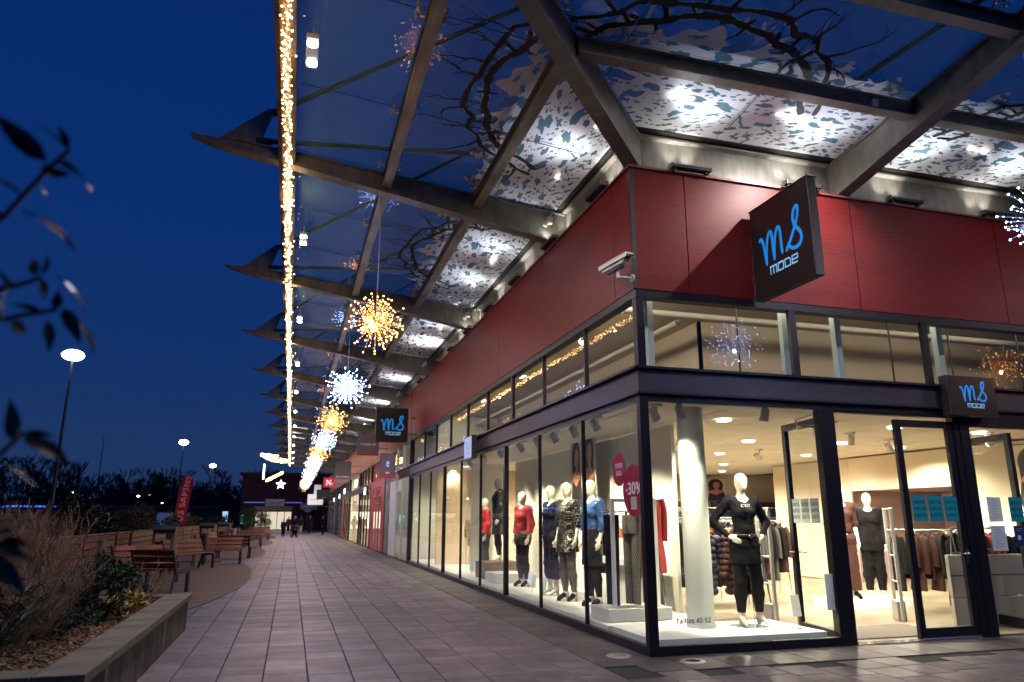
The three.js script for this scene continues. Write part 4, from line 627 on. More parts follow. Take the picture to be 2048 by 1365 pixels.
const cloth = {
  top: (J, e = .012, fat = .92) => [[J.hipL, J.hipR, .058 * fat + e, .058 * fat + e, 1, .95], [V(0, .54, 0), J.waist, .060 * fat + e, .054 * fat + e, 1.25, 1], [J.waist, J.chest, .054 * fat + e, .061 * fat + e, 1.25, 1], [V(.035, .735, .022), V(-.035, .735, .022), .045 * fat + e, .045 * fat + e], [J.shL, J.shR, .030 + e, .030 + e], [V(.05, .775, 0), V(-.05, .775, 0), .042 + e, .042 + e]],
  sleeves: (J, e = .012, t = .93, flare = 0) => ['L', 'R'].flatMap((s) => [limb(J, s, 'sh', 'el', .027 + e, .022 + e + flare * .5), limb(J, s, 'el', 'wr', .022 + e + flare * .5, .0145 + e * .7 + flare, t)]),
  legs: (J, e = .005) => ['L', 'R'].flatMap((s) => [limb(J, s, 'hip', 'knee', .049 + e, .032 + e), [J['knee' + s], V().lerpVectors(J['knee' + s], J['ank' + s], .35), .033 + e, .035 + e], [V().lerpVectors(J['knee' + s], J['ank' + s], .35), J['ank' + s], .035 + e, .019 + e]]).concat([[J.hipL, J.hipR, .053 + e, .053 + e, 1, .95]]),
  wide: (J, e = .012) => ['L', 'R'].flatMap((s) => [[J['hip' + s], J['ank' + s], .060, .066]]).concat([[J.hipL, J.hipR, .066, .066, 1, .95]]),
  shoes: (J) => ['L', 'R'].flatMap((s) => [[J['ank' + s], J['toe' + s], .023, .018], [J['ank' + s], V(J['ank' + s].x, .012, J['ank' + s].z - .02), .022, .012]]),
  skirt: (y0, y1, r0, r1) => [-1, 1].map((q) => [V(q * .040, y1, 0), V(q * .034, y0 - .03, .004), r1 * .86, r0 * .86, 1, .95]),
};
function mannequin(label, key, pose, H, p, turn, clothes, base = true, skin = M.skin) {
  const o = thing('mannequin', label, 'mannequin', p, turn), [g, J] = bodyGeo(key, pose, H);
  obj('body', g, skin, o);
  for (const [name, bones, clip, m, sm = .02] of clothes(J)) obj(name, fieldMesh(scaleB(bones, H), .013, sm * H, clip && ((x, y, z) => clip(x / H, y / H, z / H) * H), /tights|leggings|belt|shoes|boots/.test(name) ? .0008 : /sequin/.test(name) ? .0016 : .0042), m, o);
  if (base) { obj('base_plate', new THREE.CylinderGeometry(.24, .245, .008, 40).translate(.0, -.004, -.03), mat([.55, .6, .6], .12, .4), o); obj('support_rod', bar(V(.10, 0, -.06), V(.07, .30 * H, -.03), .007), M.chrome, o); }
  return o;
}
const neckHole = (y) => (x, yy, z) => Math.max(yy - y - .024, .046 - Math.hypot(x, (yy - y - .006) * .9, z - .016));
const C = { black: mat([.0075, .007, .008], .85, 0, { bumpMap: fabricBump, bumpScale: .002, specularIntensity: .12 }), grey: mat([.032, .030, .032], .8, 0, { bumpMap: fabricBump, bumpScale: .002 }), red: mat([.30, .010, .018], .8, 0, { bumpMap: fabricBump, bumpScale: .003 }), blue: mat([.012, .048, .14], .5), navy: mat([.009, .011, .024], .75, 0, { specularIntensity: .2 }), brown: mat([.038, .016, .014], .7, 0, { specularIntensity: .3 }), leather: mat([.014, .013, .015], .3), tights: mat([.010, .008, .0085], .75, 0, { specularIntensity: .15 }), sheer: mat([.13, .10, .085], .45), check: mat([.42, .38, .30], .8, 0, { map: rerep(ctex(64, 64, (g) => { for (let i = 0; i < 8; i++) for (let k = 0; k < 8; k++) { g.fillStyle = (i + k) % 2 ? '#ddd' : '#333'; g.fillRect(i * 8, k * 8, 8, 8); } }), 4, 4) }),
  sequin: (() => { const t = dtex(256, 256, (u, v) => { const a = hash(u * 90 | 0, v * 90 | 0, 3); return a > .82 ? 1 : .10 + a * .35; }, true, [1.6, 1.6]); return mat([.48, .45, .38], .28, .85, { map: t, bumpMap: t, bumpScale: .004 }); })() };
{
  const bl = (J) => [];
  // window mannequin in the black sweater, hands on hips
  const print = mat([.30, .30, .30], .45, .3);
  const w = mannequin('mannequin in black sweater dress and belt, hands on hips, in corner window', 'hips', HIPS, 1.95, [5.78, .152, -8.66], -4 * D, (J) => [
    ['sweater', [...cloth.top(J, .006), ...cloth.sleeves(J, .007, .86), ...cloth.skirt(.40, .54, .086, .070)], (x, y, z) => Math.max(.395 - y, neckHole(.838)(x, y, z)), C.black], ['leggings', cloth.legs(J), between(.085, .56), C.tights], ['belt', [[V(-.02, .578, .003), V(.02, .578, .003), .072, .072, 1, .9]], between(.570, .588), C.leather]]);
  { const t = ctex(256, 96, (g) => { g.fillStyle = '#000'; g.fillRect(0, 0, 256, 96); g.fillStyle = '#fff'; g.font = 'bold 62px sans-serif'; g.fillText("C'EST", 20, 60); g.fillStyle = '#555'; g.font = 'italic 34px serif'; g.fillText('la vie', 110, 90); }, false); const q = obj('chest_print', new THREE.PlaneGeometry(.21, .08, 8, 1), mat([.62, .62, .6], .3, .5, { transparent: true, alphaMap: t }), w); const gp = q.geometry.attributes.position; for (let i = 0; i < gp.count; i++) gp.setZ(i, -gp.getX(i) * gp.getX(i) * 2.2); q.geometry.computeVertexNormals(); q.position.set(0, 1.505, .150); q.rotation.x = -.18; obj('buckle', new THREE.TorusGeometry(.022, .006, 6, 16).translate(.03, 1.127, .134), M.chrome, w); }
  // the row in the long window
  mannequin('mannequin in blue blouse and black leather skirt beside trouser rack', 'stand', T(), 1.97, [4.72, .152, -11.3], -78 * D, (J) => [['blouse', [...cloth.top(J, .008), ...cloth.sleeves(J, .010, .9, .008)], (x, y, z) => Math.max(.585 - y, neckHole(.845)(x, y, z)), C.blue], ['skirt', cloth.skirt(.30, .60, .090, .068), between(.315, .61), C.leather], ['tights', cloth.legs(J, .003), between(.06, .45), C.tights], ['shoes', cloth.shoes(J), null, C.black, .01]]);
  mannequin('mannequin in silver sequin top and sequin skirt between blue and navy outfits', 'stand', T(), 1.97, [4.62, .152, -12.16], -70 * D, (J) => [['sequin_top', [...cloth.top(J, .012), ...cloth.sleeves(J, .012, .1, .01)], (x, y, z) => Math.max(.53 - y, neckHole(.835)(x, y, z)), C.sequin], ['sequin_skirt', cloth.skirt(.38, .58, .105, .075), between(.40, .59), C.sequin], ['tights', cloth.legs(J, .003), between(.06, .45), C.sheer], ['boots', cloth.shoes(J), null, C.black, .01]]);
  mannequin('mannequin in navy shawl top and cropped navy trousers in long window', 'stand', T(), 1.95, [4.66, .152, -13.1], -80 * D, (J) => [['jacket', [...cloth.top(J, .012), ...cloth.sleeves(J, .012, .6, .01)], (x, y, z) => Math.max(.52 - y, neckHole(.84)(x, y, z)), C.navy], ['trousers', cloth.legs(J, .010), between(.14, .58), C.navy]]);
  mannequin('mannequin in red sweater, grey shorts and black tights', 'stand', T(), 1.90, [4.68, .152, -14.95], -72 * D, (J) => [['sweater', [...cloth.top(J, .012), ...cloth.sleeves(J, .015, .85, .008)], (x, y, z) => Math.max(.55 - y, neckHole(.848)(x, y, z)), C.red], ['shorts', [...cloth.legs(J, .018)], between(.43, .58), C.grey], ['tights', cloth.legs(J, .003), between(.06, .45), C.tights], ['shoes', cloth.shoes(J), null, C.black, .01]]);
  mannequin('mannequin in black coat standing on the high wooden plinth', 'stand', T(), 1.92, [4.75, .53, -17.1], -100 * D, (J) => [['coat', [...cloth.top(J, .024), ...cloth.sleeves(J, .022, .9), ...cloth.skirt(.30, .56, .10, .084)], (x, y, z) => Math.max(.31 - y, neckHole(.845)(x, y, z)), C.leather], ['tights', cloth.legs(J, .003), between(.06, .45), C.tights]], false);
  mannequin('mannequin in red cardigan and grey trousers behind the wooden plinth', 'stand', T(), 1.86, [4.75, .152, -18.35], -95 * D, (J) => [['cardigan', [...cloth.top(J, .020), ...cloth.sleeves(J, .018, .9)], (x, y, z) => Math.max(.52 - y, neckHole(.845)(x, y, z)), C.red], ['trousers', cloth.legs(J, .014), between(.08, .58), C.grey]], false);
  mannequin('mannequin in brown lace top and wide brown trousers inside the door', 'stand', T(), 1.92, [9.35, .16, -11.0], -12 * D, (J) => [['top', [...cloth.top(J, .012), ...cloth.sleeves(J, .012, .05)], (x, y, z) => Math.max(.57 - y, neckHole(.84)(x, y, z)), C.brown], ['trousers', cloth.wide(J), between(.07, .60), C.brown], ['shoes', cloth.shoes(J), null, C.black, .01]], false);
  mannequin('mannequin in black trouser suit standing by the dark recess', 'stand', T(), 1.80, [10.02, .16, -11.1], -38 * D, (J) => [['blazer', [...cloth.top(J, .020), ...cloth.sleeves(J, .016, .95), ...cloth.skirt(.42, .56, .09, .082)], (x, y, z) => Math.max(.43 - y, neckHole(.845)(x, y, z)), C.black], ['trousers', cloth.legs(J, .014), between(.06, .55), C.black]], false);
  for (const [x, y, z, w2, h, d, m, l] of [[9.7, 0, -11.05, 1.5, .15, .8, M.podium, 'low white plinth under the two inner mannequins'], [4.75, .15, -17.1, .9, .37, .85, mat([.42, .27, .17], .6, 0, { map: plankTex }), 'brown wooden plinth in the long display window'], [4.6, .15, -16.0, .7, .20, .8, M.podium, 'low white plinth beside the brown wooden one'], [4.62, .15, -9.75, .95, .17, .62, M.podium, 'low white plinth under the trouser rack']]) tag(obj('plinth', rbx(x - w2 / 2, x + w2 / 2, y + .007, y + h, z - d / 2, z + d / 2, .005), m), l, 'plinth');
}
// ------------------------------------------------------------------ racks, hanging clothes, shelves
function garmentGeo(w, h, t, sd, sleeve = true) { // hanging garment: local x across the shoulders, hung from y = 0 downwards
  const rows = 12, around = 16, P = [], I = [];
  for (let r = 0; r <= rows; r++) { const v = r / rows, y = -v * h, half = w / 2 * (v < .12 ? .30 + .70 * (v / .12) : .86 + .10 * Math.sin(v * 5 + sd) + .06 * v), th = t / 2 * (v < .1 ? .35 + 6.5 * v : .9 + .35 * v);
    for (let k = 0; k < around; k++) { const a = k / around * 6.283, fold = 1 + .22 * Math.sin(a * 5 + sd * 3 + v * 2) * v; P.push(Math.cos(a) * half, y - (v < .12 ? Math.abs(Math.cos(a)) * .05 : 0), Math.sin(a) * th * fold + .015 * Math.sin(v * 9 + sd)); } }
  for (let r = 0; r < rows; r++) for (let k = 0; k < around; k++) { const a = r * around + k, b = r * around + (k + 1) % around, c = a + around, d = b + around; I.push(a, b, c, b, d, c); }
  const g = new THREE.BufferGeometry(); g.setAttribute('position', new THREE.BufferAttribute(new Float32Array(P), 3)); g.setIndex(I); g.computeVertexNormals(); const parts = [uvw(g)];
  if (sleeve) for (const s of [-1, 1]) { const q = new THREE.TubeGeometry(new THREE.CatmullRomCurve3([V(s * w * .40, -.07, 0), V(s * w * .50, -.2, .015), V(s * w * .52, -h * .42, .03), V(s * w * .50, -Math.min(.66, h * .72), .04)]), 8, .052, 8); parts.push(uvw(q)); }
  return merge(parts);
}
const hook = merge([new THREE.TorusGeometry(.022, .003, 5, 12, 4).translate(0, .03, 0), bar(V(-.17, -.05, 0), V(0, .01, 0), .006, .006, 5), bar(V(.17, -.05, 0), V(0, .01, 0), .006, .006, 5)]);
const GG = [garmentGeo(.44, .75, .10, 1), garmentGeo(.44, .95, .11, 2), garmentGeo(.42, 1.1, .12, 3), garmentGeo(.40, .70, .09, 4)];
const fab = { black: C.black, navy: C.navy, grey: C.grey, tweed: mat([.11, .10, .09], .9, 0, { map: rerep(concTex, 6, 6) }), rust: mat([.26, .06, .02], .75), red: mat([.30, .015, .015], .7), cream: mat([.58, .50, .38], .8), ochre: mat([.38, .22, .08], .8), rose: mat([.45, .20, .14], .8), teal: mat([.10, .15, .15], .8), brown: C.brown, olive: mat([.026, .022, .016], .8), indigo: mat([.018, .014, .042], .6) };
function rack(label, p, turn, L, H, clothes, cat, group, m = M.chrome) {
  const o = thing('clothes_rack', label, 'clothes rack', p, turn);
  obj('rail', bar(V(-L / 2, H, 0), V(L / 2, H, 0), .014), m, o);
  for (const s of [-1, 1]) obj('leg', [bar(V(s * L / 2, 0, .16), V(s * L / 2, H, 0), .012), bar(V(s * L / 2, 0, -.16), V(s * L / 2, H, 0), .012)], m, o);
  const c = Math.cos(turn), s = Math.sin(turn);
  clothes.forEach(([f, gi, gap = .075], k) => { const u = -L / 2 + .08 + k * (L - .16) / Math.max(1, clothes.length - 1); const g = thing('hanging_garment', cat, 'garment', [p[0] + u * c, p[1] + H - .02, p[2] - u * s], turn + Math.PI / 2 + (hash(k, L * 100 | 0, 7) - .5) * .25, group); obj('fabric', GG[gi], fab[f], g); g.children[0].position.y = -.045; obj('hanger', hook, M.chrome, g); });
}
const seq = (n, fs, gi) => [...Array(n)].map((_, k) => [fs[Math.floor(hash(k, n, fs.length) * fs.length)], typeof gi === 'number' ? gi : gi[k % gi.length]]);
rack('chrome rack of coloured tops near the end of the display window', [5.1, .152, -20.9], Math.PI / 2 - .2, 1.5, 1.42, [['cream', 0], ['rose', 0], ['rust', 0], ['ochre', 0], ['cream', 0], ['ochre', 0], ['rose', 0], ['rust', 0], ['ochre', 0]], 'pink, ochre or cream top hanging at the end of the display window', 'tops on the display window rack');
rack('chrome rack of dark coats at the far end of the window', [5.15, .152, -23.2], Math.PI / 2, 1.3, 1.5, seq(8, ['black', 'navy', 'teal'], [1, 2]), 'dark coat hanging at the far end of the display window', 'coats on the far window rack');
rack('chrome rack with red and tweed tops behind the corner post', [5.55, 0, -11.6], .1, 1.4, 1.45, [['navy', 0], ['rust', 0], ['rust', 1], ['tweed', 0], ['tweed', 0], ['black', 1], ['black', 2], ['black', 2]], 'rust, tweed or black top hanging behind the white column', 'tops on the rack behind the column');
rack('chrome rack of long red dresses just behind the corner post', [5.06, .152, -9.95], 1.4, .3, 1.75, [['red', 2], ['red', 2]], 'long red dress hanging just behind the corner post', 'red dresses behind the corner post');
rack('chrome rack of dark jackets behind the open door', [8.9, 0, -13.2], .2, 1.9, 1.45, seq(14, ['olive', 'black', 'brown', 'grey'], [1, 1, 2]), 'dark jacket on the rack behind the open door leaf', 'jackets behind the open door');
rack('chrome rack of black trousers and tops past the alarm gate', [10.9, 0, -10.6], -.3, 1.5, 1.3, seq(9, ['black', 'brown', 'grey'], [1, 0]), 'black or brown garment hanging past the alarm gate', 'garments past the alarm gate');
rack('chrome rack with black skirts and one red top behind the closed door', [10.55, 0, -9.35], .15, 1.35, 1.35, [['black', 2], ['black', 2], ['black', 1], ['black', 2], ['red', 1], ['red', 0], ['navy', 1], ['navy', 2], ['black', 1]], 'black, navy or red garment hanging behind the closed door leaf', 'garments behind the closed door');
rack('chrome rack of dark tops in the middle of the shop', [7.2, 0, -15.4], 0, 2.2, 1.4, seq(16, ['black', 'navy', 'grey', 'indigo'], [0, 3, 1]), 'dark top on the rack in the middle of the shop', 'tops in the middle of the shop');
rack('chrome rack of mixed dark clothes before the rear shelves', [10.6, 0, -18.2], 0, 2.4, 1.4, seq(16, ['black', 'brown', 'grey', 'navy', 'rust'], [0, 3, 1]), 'dark garment on the rack before the rear shelves', 'garments before the rear shelves');
rack('chrome rack of long dark coats behind the quilted coats', [7.0, 0, -11.9], .1, 1.8, 1.5, seq(13, ['black', 'navy', 'grey', 'olive'], [1, 2, 2]), 'long dark coat on the rack behind the quilted coats', 'coats behind the quilted coats');
rack('chrome rack of grey and black knitwear in the shop centre', [8.6, 0, -16.6], -.1, 2.0, 1.4, seq(15, ['black', 'tweed', 'grey', 'navy'], [0, 3]), 'grey or black knit on the rack in the shop centre', 'knitwear in the shop centre');
rack('chrome rack of dark dresses near the rear wall', [9.2, 0, -20.2], 0, 2.4, 1.5, seq(16, ['black', 'brown', 'navy', 'olive'], [1, 2]), 'dark dress on the rack near the rear shelves', 'dresses near the rear shelves');
{ // quilted coats with fur collars on a low stand behind the window mannequin
  const quilt = (m, p, turn, label) => { const o = thing('quilted_coat', label, 'coat', p, turn); const seg = []; for (let k = 0; k < 9; k++) { const g = new THREE.CapsuleGeometry(.066, .30 - (k < 1 ? .10 : 0), 5, 12).rotateZ(Math.PI / 2).scale(1, 1, 1.35).translate(0, -.06 - k * .098, 0); seg.push(g); } obj('quilting', seg, m, o); for (const s of [-1, 1]) { const q = []; for (let k = 0; k < 7; k++) q.push(new THREE.SphereGeometry(.068, 10, 8).scale(1, .9, 1).translate(s * (.24 + k * .016), -.10 - k * .085, .02)); obj('sleeve', q, m, o); } const fur = []; for (let k = 0; k < 180; k++) { const a = rr(0, 6.28), r = rr(.02, .06), x = rr(-.17, .17); fur.push([V(x, .0 + Math.cos(a) * .03, .04 + Math.sin(a) * .03), V(x + rr(-.02, .02), Math.cos(a) * .08, .04 + Math.sin(a) * .085)]); } obj('fur_collar', merge([wireGeo(fur, .006), new THREE.CapsuleGeometry(.035, .26, 4, 10).rotateZ(Math.PI / 2).translate(0, 0, .04)]), mat([.22, .10, .045], .9), o); obj('pocket', [rbx(-.14, -.05, -.50, -.44, .075, .10, .008), rbx(.05, .14, -.50, -.44, .075, .10, .008)], m, o); return o; };
  const st = thing('coat_stand', 'low chrome stand carrying the quilted coats', 'clothes rack', [6.15, 0, -10.1]); obj('rail', bar(V(-.35, 1.34, 0), V(.85, 1.34, 0), .014), M.chrome, st); for (const x of [-.35, .85]) obj('leg', [bar(V(x, 0, .22), V(x, 1.34, 0), .013), bar(V(x, 0, -.22), V(x, 1.34, 0), .013)], M.chrome, st);
  quilt(fab.indigo, [5.95, 1.30, -10.0], .1, 'dark violet quilted coat with brown fur collar'); quilt(fab.brown, [6.5, 1.30, -10.06], .5, 'brown quilted coat beside the violet one'); quilt(fab.black, [6.85, 1.28, -10.25], 1.0, 'black quilted coat at the end of the coat stand');
}
{ // trousers hung in the long window
  const o = thing('trouser_stand', 'white display stand with trousers beside the corner post', 'clothes rack', [4.62, .32, -9.72]);
  obj('frame', [rbx(-.35, -.30, 0, 1.40, .14, .19, .004), rbx(.30, .35, 0, 1.40, .14, .19, .004), rbx(-.35, .35, 1.40, 1.45, .14, .19, .004)], M.white, o); obj('rail', bar(V(-.40, 1.27, .02), V(.40, 1.27, .02), .011), M.chrome, o);
  const tro = (m, x, z, turn, label) => { const g = thing('trousers', label, 'trousers', [4.62 + x, .34, -9.72 + z], turn); const leg = (s) => { const q = new THREE.CylinderGeometry(.085, .065, .98, 14, 6).scale(1, 1, .55).translate(s * .075, .50, 0); return q; }; obj('fabric', [leg(-1), leg(1), new THREE.CylinderGeometry(.165, .165, .26, 18).scale(1, 1, .42).translate(0, 1.08, 0)], m, g); obj('clip', [bx(-.10, -.07, 1.19, 1.27, -.01, .01), bx(.07, .10, 1.19, 1.27, -.01, .01)], M.chrome, g); };
  tro(C.navy, -.28, .02, -1.4, 'dark navy trousers hung beside the patterned pair'); tro(C.check, .02, .02, -1.25, 'black and cream checked trousers on the white stand'); tro(mat([.06, .055, .06], .35), .28, .02, -1.3, 'shiny grey trousers hung next to the corner post');
}
{ // shelves on the rear wall with folded clothes
  const shelfM = mat([.62, .56, .44], .6), fold = [0, 1, 2].map((s) => { const g = []; for (let k = 0; k < 5; k++) g.push(rbx(-.16 + (hash(k, s, 1) - .5) * .02, .16 + (hash(k, s, 2) - .5) * .02, k * .036, k * .036 + .034, -.13, .13, .012)); return merge(g); }), fm = [fab.indigo, fab.black, fab.navy, fab.grey];
  for (const [x, lab] of [[11.3, ''], [13.9, ''], [16.5, '']]) {
    const where = { 11.3: 'seen past the white column', 13.9: 'below the small portrait banner', 16.5: 'at the far rear corner' }[x];
    const o = thing('shelf_unit', 'pale wall shelves of folded clothes ' + where, 'shelves', [x, 0, DEEP + .3]); obj('back_panel', rbx(-1.2, 1.2, .3, 2.0, -.23, -.2, .004), mat([.36, .26, .16], .7), o);
    for (let k = 0; k < 5; k++) obj('shelf', rbx(-1.2, 1.2, .55 + k * .32, .58 + k * .32, -.2, .18, .004), shelfM, o);
    for (let k = 0; k < 5; k++) for (let j = 0; j < 6; j++) { const f = obj('folded_clothes', fold[(k + j) % 3], fm[(k * 3 + j * 7) % 4]); f.position.set(x - 1 + j * .4, .585 + k * .32, DEEP + .32); tag(f, 'folded dark clothes on the shelves ' + where, 'folded clothes', 'folded clothes ' + where); }
  }
}
{ // alarm gates, door mat, price stand, counter
  const gate = (p, turn, label) => { const o = thing('alarm_gate', label, 'alarm gate', p, turn, null); obj('frame', [rbx(-.22, -.17, .0, 1.62, -.025, .025, .012), rbx(.17, .22, 0, 1.62, -.025, .025, .012), rbx(-.22, .22, 1.62, 1.65, -.025, .025, .01)], mat([.50, .48, .44], .4, .5), o); for (let k = 0; k < 3; k++) obj('rung', rbx(-.17, .17, .55 + k * .38, .57 + k * .38, -.012, .012, .004), mat([.6, .58, .54], .3, .2), o); obj('base_box', rbx(-.169, .169, .0, .28, -.06, .06, .012), mat([.18, .16, .15], .5), o); };
  gate([8.95, .008, -9.5], 1.05, 'grey alarm gate just inside the open doorway'); gate([6.85, .008, -9.75], 1.4, 'slim grey alarm gate behind the window mannequin');
  const mt = obj('door_mat', rbx(6.9, 8.6, .007, .02, -9.1, -8.15, .004), mat([.09, .075, .065], .95, 0, { bumpMap: fabricBump, bumpScale: .004 })); tag(mt, 'dark brown mat inside the open doorway', 'mat');
  const ps = thing('price_stand', 'small white price card on a stand by the window mannequin', 'price stand', [6.26, .152, -8.32], .1); obj('card', bx(-.07, .07, .14, .40, -.004, .004).rotateX(-.12), flat(signTex('#eeeee6', (g, w, h) => { g.fillStyle = '#555'; for (let k = 0; k < 5; k++) { g.fillRect(w * .15, h * (.3 + k * .07), w * .22, 3); g.fillRect(w * .55, h * (.3 + k * .07), w * .22, 3); } }, 128, 200)), ps); obj('stem', [bar(V(0, 0, 0), V(0, .15, 0), .005), new THREE.CylinderGeometry(.05, .05, .006, 20)], M.chrome, ps);
  const ct = thing('display_table', 'pale wooden step table behind the white column', 'table', [5.05, 0, -10.7]); obj('top', rbx(-.3, .38, .82, .93, -.3, .3, .008), M.white, ct); obj('leg', rbx(-.25, -.02, .006, .82, -.2, .2, .006), M.white, ct); obj('riser', rbx(-.28, .02, .93, 1.2, -.22, .22, .008), M.white, ct);
  const cd = thing('counter', 'grey panelled low wall behind the side pane', 'counter', [10.2, 0, -8.75]); obj('panel', [rbx(-1.0, .9, .4, .98, -.03, .03, .006), rbx(-1.0, .9, .01, .39, -.03, .03, .006)], mat([.40, .36, .32], .6), cd); obj('groove_strip', rbx(-1.0, .9, .685, .70, .031, .036, .001), M.chrome, cd);
  for (const [x, z] of [[4.62, -14.4], [4.4, -12.9], [4.4, -13.5], [4.4, -17.5], [4.42, -18.4]]) { const q = thing('price_stand', 'pale price card on a wire stand in the long window', 'price stand', [x, .152, z], -1.2, 'price cards in the long window'); obj('card', bx(-.06, .06, .10, .32, -.003, .003).rotateX(-.2), mat([.55, .66, .68], .5), q); obj('stem', bar(V(0, 0, 0), V(0, .13, -.03), .005), M.chrome, q); }
}
// ------------------------------------------------------------------ the neighbouring shops along the row
function rowShop(z0, z1, label, st) {
  const s = thing('row_shop', label, 'shop building'), w = z0 - z1, P = (n, g, m) => obj(n, g, m, s);
  let z = z0; while (z - 2.9 > z1 + .8) { fasciaL(z, z - 2.9, s); z -= 2.9; } fasciaL(z, z1, s);
  P('fascia_backing', bx(CX + .012, CX + .10, Y_F0, Y_F1 - .01, z1, z0), M.black); P('fascia_cap', bx(CX - .06, CX + .32, Y_F1, Y_F1 + .03, z1, z0 - .001), trimRed);
  P('soffit', bx(CX - .01, CX + .14, Y_F0 - .10, Y_F0 - .002, z1, z0 - .002), M.frame);
  P('ledge', [bx(CX - .06, CX + .05, Y_BAND - .03, Y_BAND, z1 + .07, z0 - .07), bx(CX - .02, CX + .05, 2.97, Y_BAND - .031, z1 + .07, z0 - .07)], st.band ?? M.frame);
  P('post', bx(CX - .03, CX + .12, 0, Y_F0 - .101, z1 - .06, z1 + .06), M.frame); P('post', bx(CX - .028, CX + .12, 0, Y_F0 - .101, z0 - .115, z0 - .061), M.frame);
  P('floor', bx(CX + .02, CX + 7, -.04, .006, z1 + .06, z0 - .12), floorM); P('ceiling', bx(CX + .13, CX + 7, 4.32, 4.4, z1, z0), st.wall); P('back_wall', bx(CX + 7, CX + 7.1, 0, 4.4, z1, z0), st.wall);
  P('side_wall', bx(CX + .13, CX + 7, 0, 4.32, z1 - .05, z1 + .05), st.wall);
  const n = st.bays ?? 3, b = (w - .18) / n;
  for (let k = 0; k < n; k++) {
    const a = z0 - .12 - k * b, e = a - b, kind = st.kinds?.[k] ?? 'g';
    if (k) P('mullion', bx(CX - .015, CX + .07, 0, Y_F0 - .101, a - .03, a + .03), st.frame ?? M.frame);
    P('upper_pane', gx(CX + .04, Y_BAND, Y_F0 - .1, e + .03, a - .03), M.glass);
    if (kind === 'g') P('window_pane', gx(CX + .022, .06, 2.97, e + .03, a - .03), M.glass);
    if (kind === 'd') { P('door_frame', [bx(CX - .01, CX + .06, .0, 2.5, a - .11, a - .03), bx(CX - .01, CX + .06, 0, 2.5, e + .03, e + .11), bx(CX - .01, CX + .06, 2.5, 2.6, e + .03, a - .03)], st.frame ?? M.frame); P('door_glass', gx(CX + .022, .05, 2.5, e + .11, a - .11), M.glass); P('door_handle', bar(V(CX - .05, .9, (a + e) / 2 - .05), V(CX - .05, 1.4, (a + e) / 2 - .05), .015), M.chrome); }
    if (kind === 'p') P('wall_panel', rbx(CX - .01, CX + .05, .03, 2.97, e + .03, a - .03, .006), st.panel);
    if (kind === 'q') P('wall_panel', rbx(CX - .01, CX + .05, .03, 2.97, e + .03, a - .03, .006), st.panel2);
  }
  P('sill', bx(CX - .01, CX + .06, .007, .055, z1 + .06, z0 - .12), M.frame);
  area(st.light, st.i * 2.2, 2.2, Math.min(w - 1, 4), V(CX + 2.6, 4.2, (z0 + z1) / 2), V(CX + 2.6, 0, (z0 + z1) / 2));
  const tl = obj('lamp_panel', rbx(CX + 1.6, CX + 3.6, 4.22, 4.30, (z0 + z1) / 2 - Math.min(w - 1, 4) / 2, (z0 + z1) / 2 + Math.min(w - 1, 4) / 2, .01), glow(st.light, Math.min(3, st.i * .35)), s);
  // furniture standing inside, simple but separate
  for (let k = 0; k < 2; k++) { const zz = z0 - w * (.3 + .4 * k); P('display_unit', [rbx(CX + 1.4, CX + 2.0, .01, .9, zz - .5, zz + .5, .01), rbx(CX + 1.5, CX + 1.9, .9, 1.5, zz - .4, zz + .4, .01)], st.unit ?? M.white); }
  return s;
}
const pal = (r, g, b) => mat([r, g, b], .7);
const redGlow = mat([.42, .03, .06], .45);
rowShop(END - .061, -33.0, 'shop with grey panels and a white door next to the corner shop', { wall: pal(.62, .62, .58), light: [1, .95, .82], i: 3, bays: 4, kinds: ['g', 'd', 'p', 'q'], panel: pal(.52, .49, .46), panel2: mat([.45, .46, .45], .4, 0, { map: rerep(concTex, .4, .4) }), frame: mat([.5, .48, .46], .5), unit: pal(.05, .18, .17) });
rowShop(-33.061, -39.2, 'shop with a red portal and red lintel above its doors', { wall: pal(.40, .22, .14), light: [1, .72, .42], i: 4.5, bays: 5, kinds: ['p', 'd', 'g', 'd', 'p'], panel: redGlow, band: redGlow, frame: mat([.30, .10, .12], .4), unit: pal(.35, .12, .05) });
rowShop(-39.261, -46.0, 'shop with warm yellow lit window beyond the red portal', { wall: pal(.66, .55, .36), light: [1, .85, .55], i: 8, bays: 4, unit: pal(.6, .5, .3) });
rowShop(-46.061, -54.2, 'brightly lit cream shop front in the middle of the row', { wall: pal(.75, .68, .50), light: [1, .90, .65], i: 13, bays: 4, kinds: ['g', 'd', 'g', 'g'], frame: mat([.55, .5, .4], .5) });
rowShop(-54.261, -61.0, 'shop with one tall scarlet panel by its door', { wall: pal(.7, .6, .4), light: [1, .86, .58], i: 9, bays: 4, kinds: ['g', 'd', 'g', 'p'], panel: mat([.55, .02, .035], .4) });
rowShop(-61.061, -68.5, 'shop with dark frames after the scarlet panel', { wall: pal(.6, .6, .56), light: [.95, .95, 1], i: 7, bays: 4 });
rowShop(-68.561, -76.0, 'shop with a dark blue pillar near the row end', { wall: pal(.66, .6, .5), light: [1, .92, .78], i: 9, bays: 4, kinds: ['g', 'p', 'g', 'd'], panel: pal(.03, .05, .16) });
rowShop(-76.061, -84.0, 'last shop with white lit windows at the row end', { wall: pal(.66, .66, .64), light: [.9, .95, 1], i: 10, bays: 4 });
